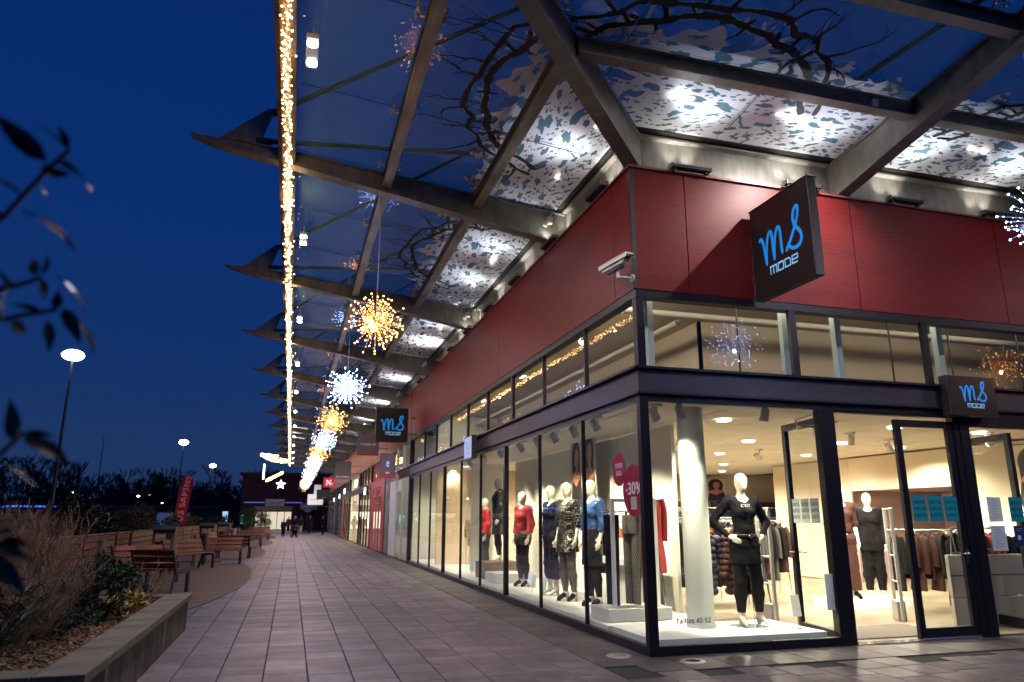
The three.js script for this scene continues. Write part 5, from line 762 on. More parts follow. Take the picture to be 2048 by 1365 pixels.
{ // small lit blade sign and a shop lamp
  const o = blade('hanging_sign', 'small dark screen sign with a red foot near the grey panels', [CX - .10, 3.05, -29.2], Math.PI, .62, .95, .10, flat(txt('#5a4650', '#9fd4ff', 'e', 'bold 110px sans-serif', .4, (g, w, h) => { g.fillStyle = '#ffd9c0'; g.font = '36px sans-serif'; g.fillText('web', w / 2, h * .8); g.fillStyle = '#c01828'; g.fillRect(0, h * .94, w, h * .06); }), .5), signBox, br(.07, .5));
  for (const [z, m, l, w, h, y] of [[-41.5, glow([.85, .9, 1], 3), 'small white lit box sign above the warm yellow window', 1.0, .42, 2.75], [-47.6, glow([1, .98, .95], 2.6), 'wide white lit sign above the cream shop', 2.4, .5, 3.4], [-58, glow([.85, .9, 1], 2.4), 'white lit sign above the shop with scarlet panel', 1.8, .45, 3.3], [-64, glow([.8, .88, 1], 2.5), 'cool white lit sign above the dark framed shop', 1.6, .4, 3.1], [-72, glow([.75, .85, 1], 2.5), 'pale blue lit sign above the blue pillar', 1.8, .4, 3.0]]) { const q = thing('lit_sign', l, 'sign', [CX - .10, y, z]); obj('case', rbx(0, .09, 0, h, -w / 2, w / 2, .01), M.frameDull, q); obj('sign_face', rbx(-.012, .0, .03, h - .03, -w / 2 + .03, w / 2 - .03, .003), m, q); }
}
// ------------------------------------------------------------------ plants
function leafGeo(L, W, bend = .2) { const P = [], q = (a, b, c) => P.push(...a, ...b, ...c), n = 4, mid = [], lf = [], rt = []; for (let k = 0; k <= n; k++) { const t = k / n, w = W / 2 * Math.sin(Math.PI * Math.pow(t, .85)) * (1 - .15 * t), y = -bend * L * t * t; mid.push([0, y - .08 * W, t * L]); lf.push([-w, y, t * L]); rt.push([w, y, t * L]); } for (let k = 0; k < n; k++) { q(lf[k], lf[k + 1], mid[k + 1]); q(lf[k], mid[k + 1], mid[k]); q(mid[k], mid[k + 1], rt[k + 1]); q(mid[k], rt[k + 1], rt[k]); } const g = new THREE.BufferGeometry(); g.setAttribute('position', new THREE.BufferAttribute(new Float32Array(P), 3)); g.computeVertexNormals(); return g; }
function scatter(list) { // list of [geometry, matrix] joined into one
  let n = 0; for (const [g] of list) n += g.attributes.position.count; const P = new Float32Array(n * 3), N = new Float32Array(n * 3); let o = 0; const v = V(), nm = new THREE.Matrix3();
  for (const [g, m] of list) { nm.getNormalMatrix(m); const p = g.attributes.position, q = g.attributes.normal; for (let i = 0; i < p.count; i++, o += 3) { v.fromBufferAttribute(p, i).applyMatrix4(m); P[o] = v.x; P[o + 1] = v.y; P[o + 2] = v.z; v.fromBufferAttribute(q, i).applyMatrix3(nm).normalize(); N[o] = v.x; N[o + 1] = v.y; N[o + 2] = v.z; } }
  const r = new THREE.BufferGeometry(); r.setAttribute('position', new THREE.BufferAttribute(P, 3)); r.setAttribute('normal', new THREE.BufferAttribute(N, 3)); return r; }
const mtx = (p, d, s = 1, roll = 0) => { const m = new THREE.Matrix4(), q = new THREE.Quaternion().setFromUnitVectors(V(0, 0, 1), d.clone().normalize()).multiply(new THREE.Quaternion().setFromAxisAngle(V(0, 0, 1), roll)); return m.compose(p, q, V(s, s, s)); };
const leafB = leafGeo(.035, .016, .3);
const rdir = (up = 0) => V(rr(-1, 1), rr(-1, 1) + up, rr(-1, 1)).normalize();
const leafM = (r, g, b) => mat([r, g, b], .55, 0, { side: THREE.DoubleSide, specularIntensity: .6 });
const L = { ever: leafM(.013, .028, .013), evergloss: mat([.028, .050, .026], .32, 0, { side: THREE.DoubleSide }), olive: leafM(.075, .065, .022), pale: leafM(.20, .21, .13), yellow: leafM(.42, .27, .05), oleander: leafM(.032, .058, .038), twig: mat([.19, .115, .075], .9), twigG: mat([.17, .135, .10], .9), bark: mat([.05, .04, .035], .9), dead: mat([.26, .17, .09], .9, 0, { side: THREE.DoubleSide }) };
function bush(label, p, rx, ry, rz, n, leaf, m, m2, share = 0, group) {
  const o = thing('bush', label, 'bush', p, 0, group), A = [], B = [], clumps = []; for (let k = 0; k < 26; k++) { const d = rdir(.3); clumps.push([V(d.x * rx * rr(.45, .85), Math.max(-.8, d.y) * ry * rr(.45, .85) + ry * .9, d.z * rz * rr(.45, .85)), rr(.22, .42)]); }
  for (let k = 0; k < n; k++) { const [c, r] = pick(clumps), d = rdir(.15), q = c.clone().add(V(d.x * r * rx, d.y * r * ry, d.z * r * rz).multiplyScalar(Math.pow(rnd(), .4) * 1.05)); if (q.y < .03) continue; const out = d.clone().add(rdir().multiplyScalar(.8)); (m2 && rnd() < share ? B : A).push([leaf, mtx(q, out, rr(.7, 1.25), rr(0, 6.28))]); }
  obj('crown', scatter(A), m, o); if (B.length) obj('blossom', scatter(B), m2, o);
  const st = []; for (let k = 0; k < 9; k++) { const [c] = pick(clumps); st.push([V(rr(-.1, .1), 0, rr(-.1, .1)), V(c.x * .4, c.y * .5, c.z * .4), c]); } obj('stems', wireGeo(st, .014), L.bark, o); return o;
}
function twigs(stems, H, spread, lean, fork, out, r0) { for (let k = 0; k < stems; k++) { const a = rr(0, 6.28), q = Math.sqrt(rnd()), b = V(Math.cos(a) * spread * q * .45, 0, Math.sin(a) * spread * q * .45), d = V(Math.cos(a) * q * spread / H * .8 + lean.x + rr(-.2, .2), 1, Math.sin(a) * q * spread / H * .8 + lean.z + rr(-.2, .2)).normalize(), line = [b]; let p = b.clone(), dd = d.clone(); const h = H * rr(.65, 1.08); for (let j = 0; j < 5; j++) { dd.add(V(rr(-.16, .16), rr(-.02, .1), rr(-.16, .16))).normalize(); const nx = p.clone().addScaledVector(dd, h / 5); line.push(nx); if (j > 0) for (let f = 0; f < fork; f++) { const t = V().lerpVectors(p, nx, rnd()), e = dd.clone().add(V(rr(-.8, .8), rr(-.1, .5), rr(-.8, .8))).normalize(), L1 = h * rr(.06, .2), t1 = t.clone().addScaledVector(e, L1); out.push([t, t1]); if (rnd() > .5) out.push([V().lerpVectors(t, t1, .5), t1.clone().add(V(rr(-.06, .06), rr(0, .08), rr(-.06, .06)))]); } p = nx; } out.push(line); } return out; }
// ------------------------------------------------------------------ the concrete planter and what grows in it
{
  const pl = thing('concrete_planter', 'long low concrete planter with board marked sides beside the walkway', 'planter'), cm = mat([.23, .22, .185], .8, 0, { map: concTex, bumpMap: concTex, bumpScale: .003 }), sm = mat([.30, .275, .25], .85, 0, { map: streakTex, bumpMap: streakTex, bumpScale: .006 });
  obj('side_wall', bx(-1.52, -1.29, -.02, .40, -11.58, -5.95), sm, pl); obj('end_wall', bx(-5.6, -1.521, -.02, .40, -11.58, -11.34), sm, pl); obj('front_wall', bx(-5.6, -1.521, -.02, .40, -6.16, -5.95), sm, pl);
  for (let k = 0; k < 4; k++) obj('coping_stone', rbx(-1.585, -1.255, .40, .475, -11.64 + k * 1.435 + .003, -11.64 + (k + 1) * 1.435 - .003, .008), cm, pl);
  for (let k = 0; k < 3; k++) { obj('coping_stone', rbx(-1.589 - k * 1.35 - 1.344, -1.589 - k * 1.35, .40, .474, -6.21, -5.90, .008), cm, pl); obj('coping_stone', rbx(-1.589 - k * 1.35 - 1.344, -1.589 - k * 1.35, .40, .474, -11.64, -11.30, .008), cm, pl); }
  obj('soil', uvw(new THREE.PlaneGeometry(4.1, 5.2, 40, 40).rotateX(-Math.PI / 2).translate(-3.55, .30, -8.76)), mat([.045, .032, .022], .95, 0, { map: concTex }), pl);
  // bark chips
  const chips = [], cg = [slab(.05, .010, .022, .003), slab(.035, .008, .026, .003), slab(.065, .010, .016, .003)], cms = [mat([.13, .075, .035], .85), mat([.07, .04, .02], .85), mat([.20, .13, .07], .85)];
  for (let c = 0; c < 3; c++) { const A = []; for (let k = 0; k < 2300; k++) { const x = -1.55 - 2.6 * Math.pow(rnd(), 1.7), z = rr(-11.3, -6.2); A.push([cg[Math.floor(rnd() * 3)], new THREE.Matrix4().compose(V(x, .312 + rr(0, .03), z), new THREE.Quaternion().setFromEuler(new THREE.Euler(rr(-.4, .4), rr(0, 6.28), rr(-.4, .4))), V(1, 1, 1).multiplyScalar(rr(.6, 1.3)))]); } const o = obj('bark_chips', scatter(A), cms[c]); tag(o, ['tan bark chips spread over the planter soil', 'dark bark chips spread over the planter soil', 'pale bark chips spread over the planter soil'][c], 'bark chips', null, 'stuff'); }
  // twiggy bare shrubs
  const spots = [[-2.60, -8.05, .86, .9, 'bare brown twiggy shrub leaning over the planter edge'], [-3.05, -9.5, 1.16, 1.0, 'bare brown shrub behind the planter edge twigs'], [-3.6, -8.5, 1.12, 1.1, 'tall bare brown shrub deep in the planter'], [-3.3, -10.6, 1.26, 1.0, 'tall bare reddish shrub near the planter far end'], [-4.1, -9.6, 1.25, 1.1, 'bare shrub at the back of the planter'], [-3.0, -7.1, .8, .9, 'low bare shrub by the planter front wall'], [-4.4, -11.0, 1.25, 1.0, 'bare shrub at the far back corner of planter']];
  spots.forEach(([x, z, H, sp, l], i) => { const o = thing('bare_shrub', l, 'shrub', [x, .3, z]); const red = i > 1; obj('stems', wireGeo(twigs(70, H, sp, V(-.06, 0, .02), 3, [], 0), .0036), i % 2 ? L.twig : L.twigG, o); obj('fine_twigs', wireGeo(twigs(110, H * 1.02, sp * 1.0, V(-.06, 0, .02), 5, [], 0), .0017), L.twig, o);
    if (i > 0) { const A = []; for (let k = 0; k < 700; k++) { const a = rr(0, 6.28), q = Math.sqrt(rnd()) * sp * .62; A.push([leafB, mtx(V(Math.cos(a) * q, H * rr(.45, 1.02), Math.sin(a) * q), rdir(.6), rr(.4, .9), rr(0, 6))]); } obj('dry_leaves', scatter(A), L.dead, o); } });
  bush('dense dark ivy like evergreen bush by the planter edge', [-2.12, .28, -10.0], .46, .42, .72, 3600, leafGeo(.05, .032, .2), L.ever);
  bush('low dark creeping evergreen on the planter soil', [-2.25, .28, -8.9], .45, .18, .5, 1300, leafGeo(.045, .03, .2), L.ever);
  { const o = thing('yellow_leaf_plant', 'small plant with yellow autumn leaves at the planter end', 'plant', [-1.98, .3, -10.95]); const A = [], st = []; for (let k = 0; k < 85; k++) { const p = V(rr(-.22, .22), rr(.03, .28), rr(-.25, .25)); A.push([leafGeo(.09, .055, .5), mtx(p, rdir(.1), rr(.7, 1.2), rr(0, 6))]); if (k % 2) st.push([V(p.x * .3, 0, p.z * .3), p]); } obj('leaves', scatter(A), L.yellow, o); obj('stems', wireGeo(st, .004), L.twig, o); }
  { const o = thing('dry_stalks', 'thin straw coloured dry stalks at the planter end', 'plant', [-1.95, .3, -11.1]); obj('stalks', wireGeo(twigs(34, .62, .5, V(.03, 0, 0), 1, [], 0), .0042), mat([.30, .19, .10], .9), o); }
  // narrow leaved evergreen close to the camera side
  const ole = (x, z, H, label, n = 60) => { const o = thing('oleander_shrub', label, 'shrub', [x, .3, z]); const st = [], A = []; for (let k = 0; k < 16; k++) { const a = rr(0, 6.28), tip = V(Math.cos(a) * rr(.1, .55), H * rr(.6, 1), Math.sin(a) * rr(.1, .5)); st.push([V(tip.x * .1, 0, tip.z * .1), tip.clone().multiplyScalar(.55).add(V(0, .08, 0)), tip]); for (let j = 0; j < n; j++) { const t = rr(.3, 1.02), q = tip.clone().multiplyScalar(t), an = j * 2.4; A.push([lf, mtx(q, V(Math.cos(an), rr(.25, 1.1), Math.sin(an)), rr(.7, 1.2), rr(-.4, .4))]); } } obj('stems', wireGeo(st, .006), L.bark, o); obj('leaves', scatter(A), L.oleander, o); };
  const lf = leafGeo(.15, .022, .18); ole(-2.75, -6.75, .95, 'narrow leaved evergreen shrub at the planter front', 26); ole(-2.2, -6.95, .72, 'small narrow leaved evergreen beside the planter front wall', 18);
}

// blurred twigs with glossy leaves, close by
{
  const g = leafGeo(.088, .034, .35), g2 = leafGeo(.06, .03, .3), gl = mat([.035, .042, .032], .3, 0, { side: THREE.DoubleSide });
  const tw = (label, pts, leaves) => { const o = thing('leafy_twig', label, 'twig'), v = pts.map((q) => V(...q)), base = v[0].clone().add(V(-.5, -1.0, 0)); obj('stem', new THREE.TubeGeometry(new THREE.CatmullRomCurve3([V(base.x - .1, 0, base.z), base, ...v]), 60, .0042, 6), mat([.05, .03, .03], .6), o);
    leaves.forEach(([x0, y0, z0, x1, y1, z1, small]) => { const a = V(x0, y0, z0), d = V(x1, y1, z1).sub(a), l = obj('leaf', small ? g2 : g, gl, o); l.applyMatrix4(mtx(a, d, d.length() / (small ? .06 : .088), rr(-1, 1))); }); };
  tw('upper twig with dark glossy leaves in front of the sky', [[-0.56,1.898,-1.3],[-0.481,1.968,-1.28],[-0.446,2.028,-1.276],[-0.416,2.077,-1.276],[-0.401,2.107,-1.285]], [[-0.407,2.049,-1.216,-0.478,2.103,-1.201,0],[-0.44,1.998,-1.239,-0.484,2.03,-1.21,0],[-0.44,1.975,-1.244,-0.344,1.945,-1.215,0],[-0.389,2.049,-1.211,-0.306,2.013,-1.166,0],[-0.382,2.072,-1.203,-0.401,2.095,-1.165,0],[-0.378,2.068,-1.203,-0.383,2.102,-1.187,1],[-0.409,2.033,-1.221,-0.388,2.049,-1.246,1],[-0.419,2.014,-1.229,-0.4,2.005,-1.251,1],[-0.403,2.045,-1.216,-0.417,2.043,-1.243,1],[-0.465,1.96,-1.256,-0.488,1.981,-1.233,0]]);
  tw('lower twig with dark glossy leaves in front of the sky', [[-0.577,1.811,-1.381],[-0.49,1.825,-1.373],[-0.45,1.84,-1.379],[-0.414,1.852,-1.386]], [[-0.398,1.892,-1.307,-0.335,1.854,-1.301,0],[-0.416,1.831,-1.328,-0.454,1.848,-1.316,0],[-0.407,1.819,-1.328,-0.387,1.773,-1.306,0],[-0.384,1.839,-1.316,-0.346,1.791,-1.283,0],[-0.357,1.815,-1.314,-0.311,1.778,-1.286,0],[-0.466,1.818,-1.346,-0.445,1.802,-1.381,1],[-0.396,1.835,-1.321,-0.4,1.867,-1.342,1]]);
  tw('middle twig with dark leaves rising from the planter', [[-0.568,1.814,-1.356],[-0.501,1.864,-1.345],[-0.462,1.882,-1.35],[-0.437,1.9,-1.36]], [[-0.416,1.88,-1.294,-0.406,1.849,-1.325,0],[-0.415,1.884,-1.293,-0.407,1.917,-1.308,1],[-0.424,1.884,-1.296,-0.427,1.908,-1.264,1],[-0.462,1.865,-1.311,-0.474,1.896,-1.291,0],[-0.481,1.857,-1.319,-0.463,1.88,-1.319,1],[-0.47,1.865,-1.314,-0.497,1.819,-1.354,0]]);
  tw('lowest twig with pale lit leaves over the shrubs', [[-0.536,1.56,-1.379],[-0.455,1.598,-1.367],[-0.443,1.625,-1.378],[-0.437,1.639,-1.394]], [[-0.427,1.625,-1.33,-0.448,1.678,-1.353,0],[-0.419,1.629,-1.327,-0.38,1.64,-1.345,0],[-0.415,1.625,-1.327,-0.336,1.61,-1.271,0],[-0.43,1.621,-1.332,-0.443,1.645,-1.339,1],[-0.439,1.583,-1.344,-0.385,1.564,-1.348,0]]);
  tw('thick leafed twig close by at planter height', [[-0.532,1.417,-1.361],[-0.457,1.468,-1.347],[-0.421,1.483,-1.354]], [[-0.434,1.465,-1.319,-0.374,1.447,-1.307,0],[-0.428,1.483,-1.313,-0.381,1.52,-1.262,0],[-0.419,1.469,-1.314,-0.361,1.472,-1.293,0],[-0.44,1.447,-1.326,-0.375,1.412,-1.28,0],[-0.45,1.498,-1.316,-0.423,1.54,-1.334,0],[-0.439,1.432,-1.329,-0.41,1.385,-1.364,0]]);
}
// ------------------------------------------------------------------ benches, fence, bins, posts on the decks
function bench(label, p, turn, wood, w = 1.55, group) { // faces +z; two steel side frames, slatted seat and back
  const o = thing('bench', label, 'bench', p, turn, group), st = mat([.028, .030, .036], .45, .4);
  for (const s of [-1, 1]) { const x = s * (w / 2 - .03); obj('side_frame', [rbx(x - .03, x + .03, 0, .44, .20, .27, .006), bar(V(x, 0, -.30), V(x, .44, -.18), .034, .034, 4), bar(V(x, .42, -.18), V(x, .86, -.36), .032, .032, 4), rbx(x - .029, x + .029, .385, .44, -.22, .199, .005)], st, o); }
  for (let k = 0; k < 4; k++) obj('seat_slat', rbx(-w / 2 + .06, w / 2 - .06, .44, .475, .13 - k * .105, .225 - k * .105, .006), wood, o);
  for (let k = 0; k < 3; k++) { const g = rbx(-w / 2 + .02, w / 2 - .02, -.055, .055, -.016, .016, .006).rotateX(-.38).translate(0, .54 + k * .135, -.185 - k * .055); obj('back_slat', g, wood, o); }
  return o;
}
bench('bench turned away from the walkway just behind the planter', [-2.50, .012, -17.2], Math.PI * .85, M.benchWoodB, 1.0);
const b2 = bench('bench with a red backrest label behind the turned bench', [-3.15, .012, -19.4], Math.PI * .30, M.benchWoodC, 1.5);
obj('red_label', rbx(-.66, -.1, -.05, .05, -.018, .022, .004).rotateX(-.38).translate(0, .81, -.293), mat([.34, .07, .09], .6), b2);
bench('bench facing the walkway beside the covered litter bin', [-2.85, .012, -24.6], Math.PI * .30, M.benchWoodC, 1.6);
bench('bright orange brown bench set square to the walkway', [-2.1, .012, -27.0], 0, mat([.46, .13, .045], .5, 0, { map: plankTex }), 1.2);
bench('bench turned away beyond the orange brown bench', [-2.0, .012, -31.0], Math.PI * .97, M.benchWoodB, 1.2);
bench('dark bench at the near end of the third deck', [-2.0, .012, -41.6], 0, M.benchWood, 1.3); bench('bench facing the walkway on the second deck', [-3.2, .012, -37.2], Math.PI * .45, M.benchWoodC, 1.9); bench('bench turned away on the third deck', [-2.2, .012, -45.0], Math.PI, M.benchWoodB, 1.3); bench('bench facing the walkway on the third deck', [-3.1, .012, -51], Math.PI * .45, M.benchWoodC, 1.9); bench('orange bench at the far end of the decks', [-1.95, .012, -56], 0, mat([.46, .13, .05], .5, 0, { map: plankTex }), 1.2); bench('last bench before the far round planter', [-2.3, .012, -60], 0, M.benchWood, 1.4);
{ // slatted fence: bays of level boards between dark posts
  const hg = (L) => rbx(-L / 2, L / 2, -.075, .075, -.014, .014, .004);
  const wm = [M.benchWood, M.benchWoodC, M.benchWoodB], cap = mat([.46, .24, .14], .6, 0, { map: plankTex });
  let z = -15.2, n = 0;
  for (const [L, gap, dark] of [[2.9, .0], [2.9, .0], [3.4, .16], [1.8, .3], [4.4, .0], [2.6, 1.6], [3.4, .0], [3.2, .2], [3.2, 1.2], [3, .2], [3, .2], [3, .5], [3.2, .2], [3.2, .2], [3, .2], [3, .2]]) {
    const o = thing('slat_fence', n < 5 ? ['fence bay of level boards at the back of the planter', 'fence bay of level boards behind the red label bench', 'long fence bay of level boards before the narrow one', 'narrow fence bay of level boards beside the litter bin', 'fence bay of level boards right behind the litter bin'][n] : 'fence bay of level boards farther along the decks', 'fence', [-4.95, 0, z - L / 2], Math.PI / 2, n < 5 ? null : 'far fence bays'); n++;
    for (let k = 0; k < 6; k++) { const s = obj('slat', hg(L - .03), wm[(k + n) % 3], o); s.position.set(0, .11 + k * .172, .02); }
    obj('cap_board', rbx(-L / 2, L / 2, 1.06, 1.10, -.05, .07, .006), cap, o);
    obj('post', rbx(-L / 2 - .04, -L / 2 + .04, 0, 1.06, -.06, .0, .005), M.darkSteel, o); obj('post', rbx(L / 2 - .04, L / 2 + .04, 0, 1.06, -.06, .0, .005), M.darkSteel, o); obj('joint_strip', rbx(-.025, .025, .03, 1.05, .035, .045, .003), mat([.25, .14, .10], .6), o);
    z -= L + gap + .1;
  }
}
{ // litter bins and bollards
  const bin = (p, label) => { const o = thing('litter_bin', label, 'litter bin', p, .2); const m = mat([.09, .075, .075], .5, .3); obj('drum', new THREE.CylinderGeometry(.24, .22, .62, 24).translate(0, .42, 0), mat([.16, .11, .10], .6, .1, { map: concTex }), o); for (const s of [-1, 1]) obj('side_post', rbx(s * .30 - .03, s * .30 + .03, 0, 1.22, -.04, .04, .006), m, o); const c = new THREE.CylinderGeometry(.33, .33, .56, 24, 1, false, -Math.PI / 2, Math.PI).scale(1, 1, 1).rotateZ(Math.PI / 2).rotateX(0); obj('hood', [rbx(-.34, .34, 1.12, 1.16, -.28, .28, .01), bar(V(-.34, 1.14, 0), V(.34, 1.14, 0), .14, .14, 20)], mat([.05, .055, .065], .45, .3), o); };
  bin([-4.05, .012, -27.6], 'litter bin with dark hood in front of the slat fence'); bin([-4.0, .012, -40.5], 'litter bin with dark hood on the second deck'); bin([-3.9, .012, -49], 'litter bin with dark hood on the third deck');
  for (const [x, z, l] of [[-4.35, -20.4, 'pale grey round bollard beside the planter shrubs'], [-3.05, -22.7, 'pale grey bollard beside the bench with the bin'], [-2.86, -26.2, 'pale grey bollard between two benches'], [-2.75, -28.4, 'pale bollard behind the orange brown bench'], [-2.6, -38.5, 'pale bollard on the second deck'], [-2.6, -42.6, 'pale bollard between second and third decks']]) tag(obj('bollard', new THREE.LatheGeometry([[.0, 1.0], [.075, .985], [.085, .96], [.085, 0]].map((q) => new THREE.Vector2(...q)), 20).translate(x, .012, z), mat([.36, .34, .32], .7, 0, { map: concTex })), l, 'bollard');
}
// bushes beyond the fence
bush('large dark evergreen bush with pale flower heads beyond the fence', [-6.1, .0, -25], 1.15, 1.15, 1.3, 5200, leafGeo(.11, .05, .2), L.ever, L.pale, .10);
bush('olive brown rounded bush beyond the fence', [-6.6, 0, -37], 1.25, 1.12, 1.7, 3600, leafGeo(.10, .05, .2), L.olive); bush('pale flowering bush beside the olive brown bush', [-5.7, 0, -41], .7, .95, 1.0, 1800, leafGeo(.10, .05, .2), L.ever, L.pale, .4); bush('dark olive bush past the pale flowering bush', [-6.3, 0, -49], 1.1, 1.05, 1.6, 2600, leafGeo(.11, .06, .2), L.olive);
for (const [x, z, r] of [[-6.4, -57, 1.0], [-5.8, -64, 1.0], [-6.6, -31, .8], [-5.6, -71, 1.1], [-7.4, -44, .9]]) bush('low dark bush in the row beyond the far fence bays', [x, 0, z], r, r * .85, r * 1.4, 1500, leafGeo(.13, .07, .2), pick([L.olive, L.ever]), null, 0, 'low bushes beyond the far fence');
{ const o = thing('round_planter', 'low grey planter with a spreading green shrub at the deck end', 'planter', [-2.9, 0, -66]); obj('rim', rbx(-1.5, 1.5, 0, .45, -2.2, 2.2, .05), mat([.18, .17, .16], .8), o); bush('spreading green shrub in the low planter at the deck end', [-2.9, .44, -66], 1.5, .95, 1.8, 3400, leafGeo(.14, .06, .2), leafM(.03, .075, .03)); }
// ------------------------------------------------------------------ car park: lamps, flag, cars, buildings, trees
function streetLamp(label, x, z, H, power, arms = 1, col = [1, .97, .92], group) {
  const o = thing('street_lamp', label, 'street lamp', [x, 0, z], 0, group); obj('pole', new THREE.CylinderGeometry(.05, .12, H, 12).translate(0, H / 2, 0), mat([.05, .05, .055], .6, .2), o);
  const k = power ? 1 : .45; obj('head', [new THREE.CylinderGeometry(.34 * k, .58 * k, .16 * k, 24).translate(0, H + .08 * k, 0), bar(V(0, H - .3, 0), V(0, H, 0), .07)], mat([.3, .3, .3], .5), o); obj('lamp_glare_bowl', new THREE.SphereGeometry(.54 * k, 24, 14).scale(1, .55, 1).translate(0, H - .02, 0), glow(col, power ? 26 : 14), o);  // head and glowing bowl made oversize; the disc stands in for glare
  if (power) point(col, power, V(x, H - .16, z), 2);
}
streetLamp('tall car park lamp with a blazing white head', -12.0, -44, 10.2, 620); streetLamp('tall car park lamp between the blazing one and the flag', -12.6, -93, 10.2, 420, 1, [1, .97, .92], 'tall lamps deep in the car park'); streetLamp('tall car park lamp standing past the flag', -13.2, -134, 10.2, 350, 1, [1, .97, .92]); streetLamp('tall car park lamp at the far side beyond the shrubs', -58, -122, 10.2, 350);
scene.children.find((c) => c.userData.label === 'tall car park lamp between the blazing one and the flag').userData.group = undefined;
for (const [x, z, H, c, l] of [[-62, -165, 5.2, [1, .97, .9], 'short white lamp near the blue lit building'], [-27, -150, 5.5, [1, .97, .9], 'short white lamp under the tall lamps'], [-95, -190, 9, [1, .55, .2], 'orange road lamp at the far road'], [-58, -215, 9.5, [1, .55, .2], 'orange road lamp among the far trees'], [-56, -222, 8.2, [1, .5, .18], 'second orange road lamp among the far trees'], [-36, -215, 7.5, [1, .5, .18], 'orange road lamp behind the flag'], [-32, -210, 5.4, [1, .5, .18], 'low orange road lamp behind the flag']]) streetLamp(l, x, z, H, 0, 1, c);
{ // feather flag
  const o = thing('feather_flag', 'red feather flag with white lettering standing beyond the fence', 'flag', [-6.2, 0, -45], .25); const t = ctex(128, 512, (g, w, h) => { g.fillStyle = '#c4122f'; g.fillRect(0, 0, w, h); g.save(); g.translate(w * .5, h * .93); g.rotate(-Math.PI / 2); g.fillStyle = '#f2c8cc'; g.font = 'bold 84px sans-serif'; g.textBaseline = 'middle'; g.fillText('VOS SAPINS +', 0, 0); g.restore(); });
  const P = [], U = [], I = [], n = 20; for (let k = 0; k <= n; k++) { const v = k / n, y = .75 + v * 3.15, lean = .30 * v * v, w = (v > .86 ? .62 * Math.sqrt(Math.max(.12, 1 - Math.pow((v - .86) / .15, 2))) : .62); for (const s of [0, 1]) { P.push(lean + s * w, y, .03 * Math.sin(v * 7 + s * 2)); U.push(s * w / .62, v); } if (k) { const a = (k - 1) * 2; I.push(a, a + 1, a + 2, a + 1, a + 3, a + 2); } }
  const g = new THREE.BufferGeometry(); g.setAttribute('position', new THREE.BufferAttribute(new Float32Array(P), 3)); g.setAttribute('uv', new THREE.BufferAttribute(new Float32Array(U), 2)); g.setIndex(I); g.computeVertexNormals(); obj('banner', g, mat([1, 1, 1], .7, 0, { map: t, side: THREE.DoubleSide }), o); obj('pole', new THREE.TubeGeometry(new THREE.CatmullRomCurve3([V(0, 0, 0), V(0, .75, 0), V(.075, 2.3, 0), V(.27, 3.75, 0), V(.6, 3.95, 0)]), 24, .018, 6), M.darkSteel, o); obj('shaded_half', bx(-.16, -.02, .8, 3.0, -.012, -.006), mat([.05, .03, .06], .8), o); o.remove(o.children[2]); }
function car(label, p, turn, col) { const o = thing('parked_car', label, 'car', p, turn, null), m = mat(col, .25, .3, { clearcoat: .8 }); const body = prism([[-2.1, .35], [-2.1, .72], [-1.95, .88], [-1.1, .95], [1.15, .92], [2.0, .78], [2.12, .55], [2.08, .32], [1.7, .28], [-1.75, .28]], 1.6, .06).translate(0, 0, -.8); obj('body', body, m, o); obj('cabin', prism([[-1.75, .93], [-1.35, 1.42], [.1, 1.46], [.95, .93]], 1.4, .06).translate(0, 0, -.7), mat([.02, .025, .03], .08), o); for (const x of [-1.3, 1.3]) for (const s of [-1, 1]) { const w = obj('wheel', new THREE.CylinderGeometry(.32, .32, .2, 20).rotateX(Math.PI / 2).translate(x, .32, s * .78), M.rubber, o); obj('rim', new THREE.CylinderGeometry(.2, .2, .21, 14).rotateX(Math.PI / 2).translate(x, .32, s * .785), M.chrome, w); } for (const s of [-1, 1]) obj('headlight', rbx(2.0, 2.15, .58, .72, s * .62 - .16, s * .62 + .16, .03), mat([.7, .7, .75], .1), o); }
car('dark grey parked car behind the tall shrubs', [-13.5, 0, -37], 1.2, [.03, .035, .05]); car('silver parked car on the far side of the lot', [-24, 0, -70], 1.4, [.22, .23, .25]); car('white parked car near the blue lit building', [-40, 0, -130], 1.2, [.5, .5, .5]); car('black parked car near the short lamp', [-22, 0, -112], 1.4, [.02, .02, .025]);
function shed(label, x, z, w, d, h, col, turn, bands) { const o = thing('retail_shed', label, 'building', [x, 0, z], turn); obj('wall', bx(-w / 2, w / 2, 0, h, -d / 2, d / 2), pal(...col), o); obj('roof', bx(-w / 2 - .3, w / 2 + .3, h, h + .35, -d / 2 - .3, d / 2 + .3), pal(.10, .10, .12), o); for (const [x0, x1, y0, y1, m, n] of bands) obj(n ?? 'window', bx(x0, x1, y0, y1, d / 2 + .01, d / 2 + .06), m, o); return o; }
const blueL = glow([.03, .14, 1], 2.2);
shed('pale shed with bright blue light strips across the car park', -58, -216, 36, 14, 4.6, [.20, .22, .26], .55, [[-15, 4, 4.0, 4.5, blueL, 'light_strip'], [6, 15, 4.0, 4.5, blueL, 'light_strip'], [-12, -6, .6, 2.6, glow([.6, .7, 1], .12)]]); area([.05, .2, 1], 6, 20, .5, V(-54, 4.2, -206), V(-20, 0, -150));
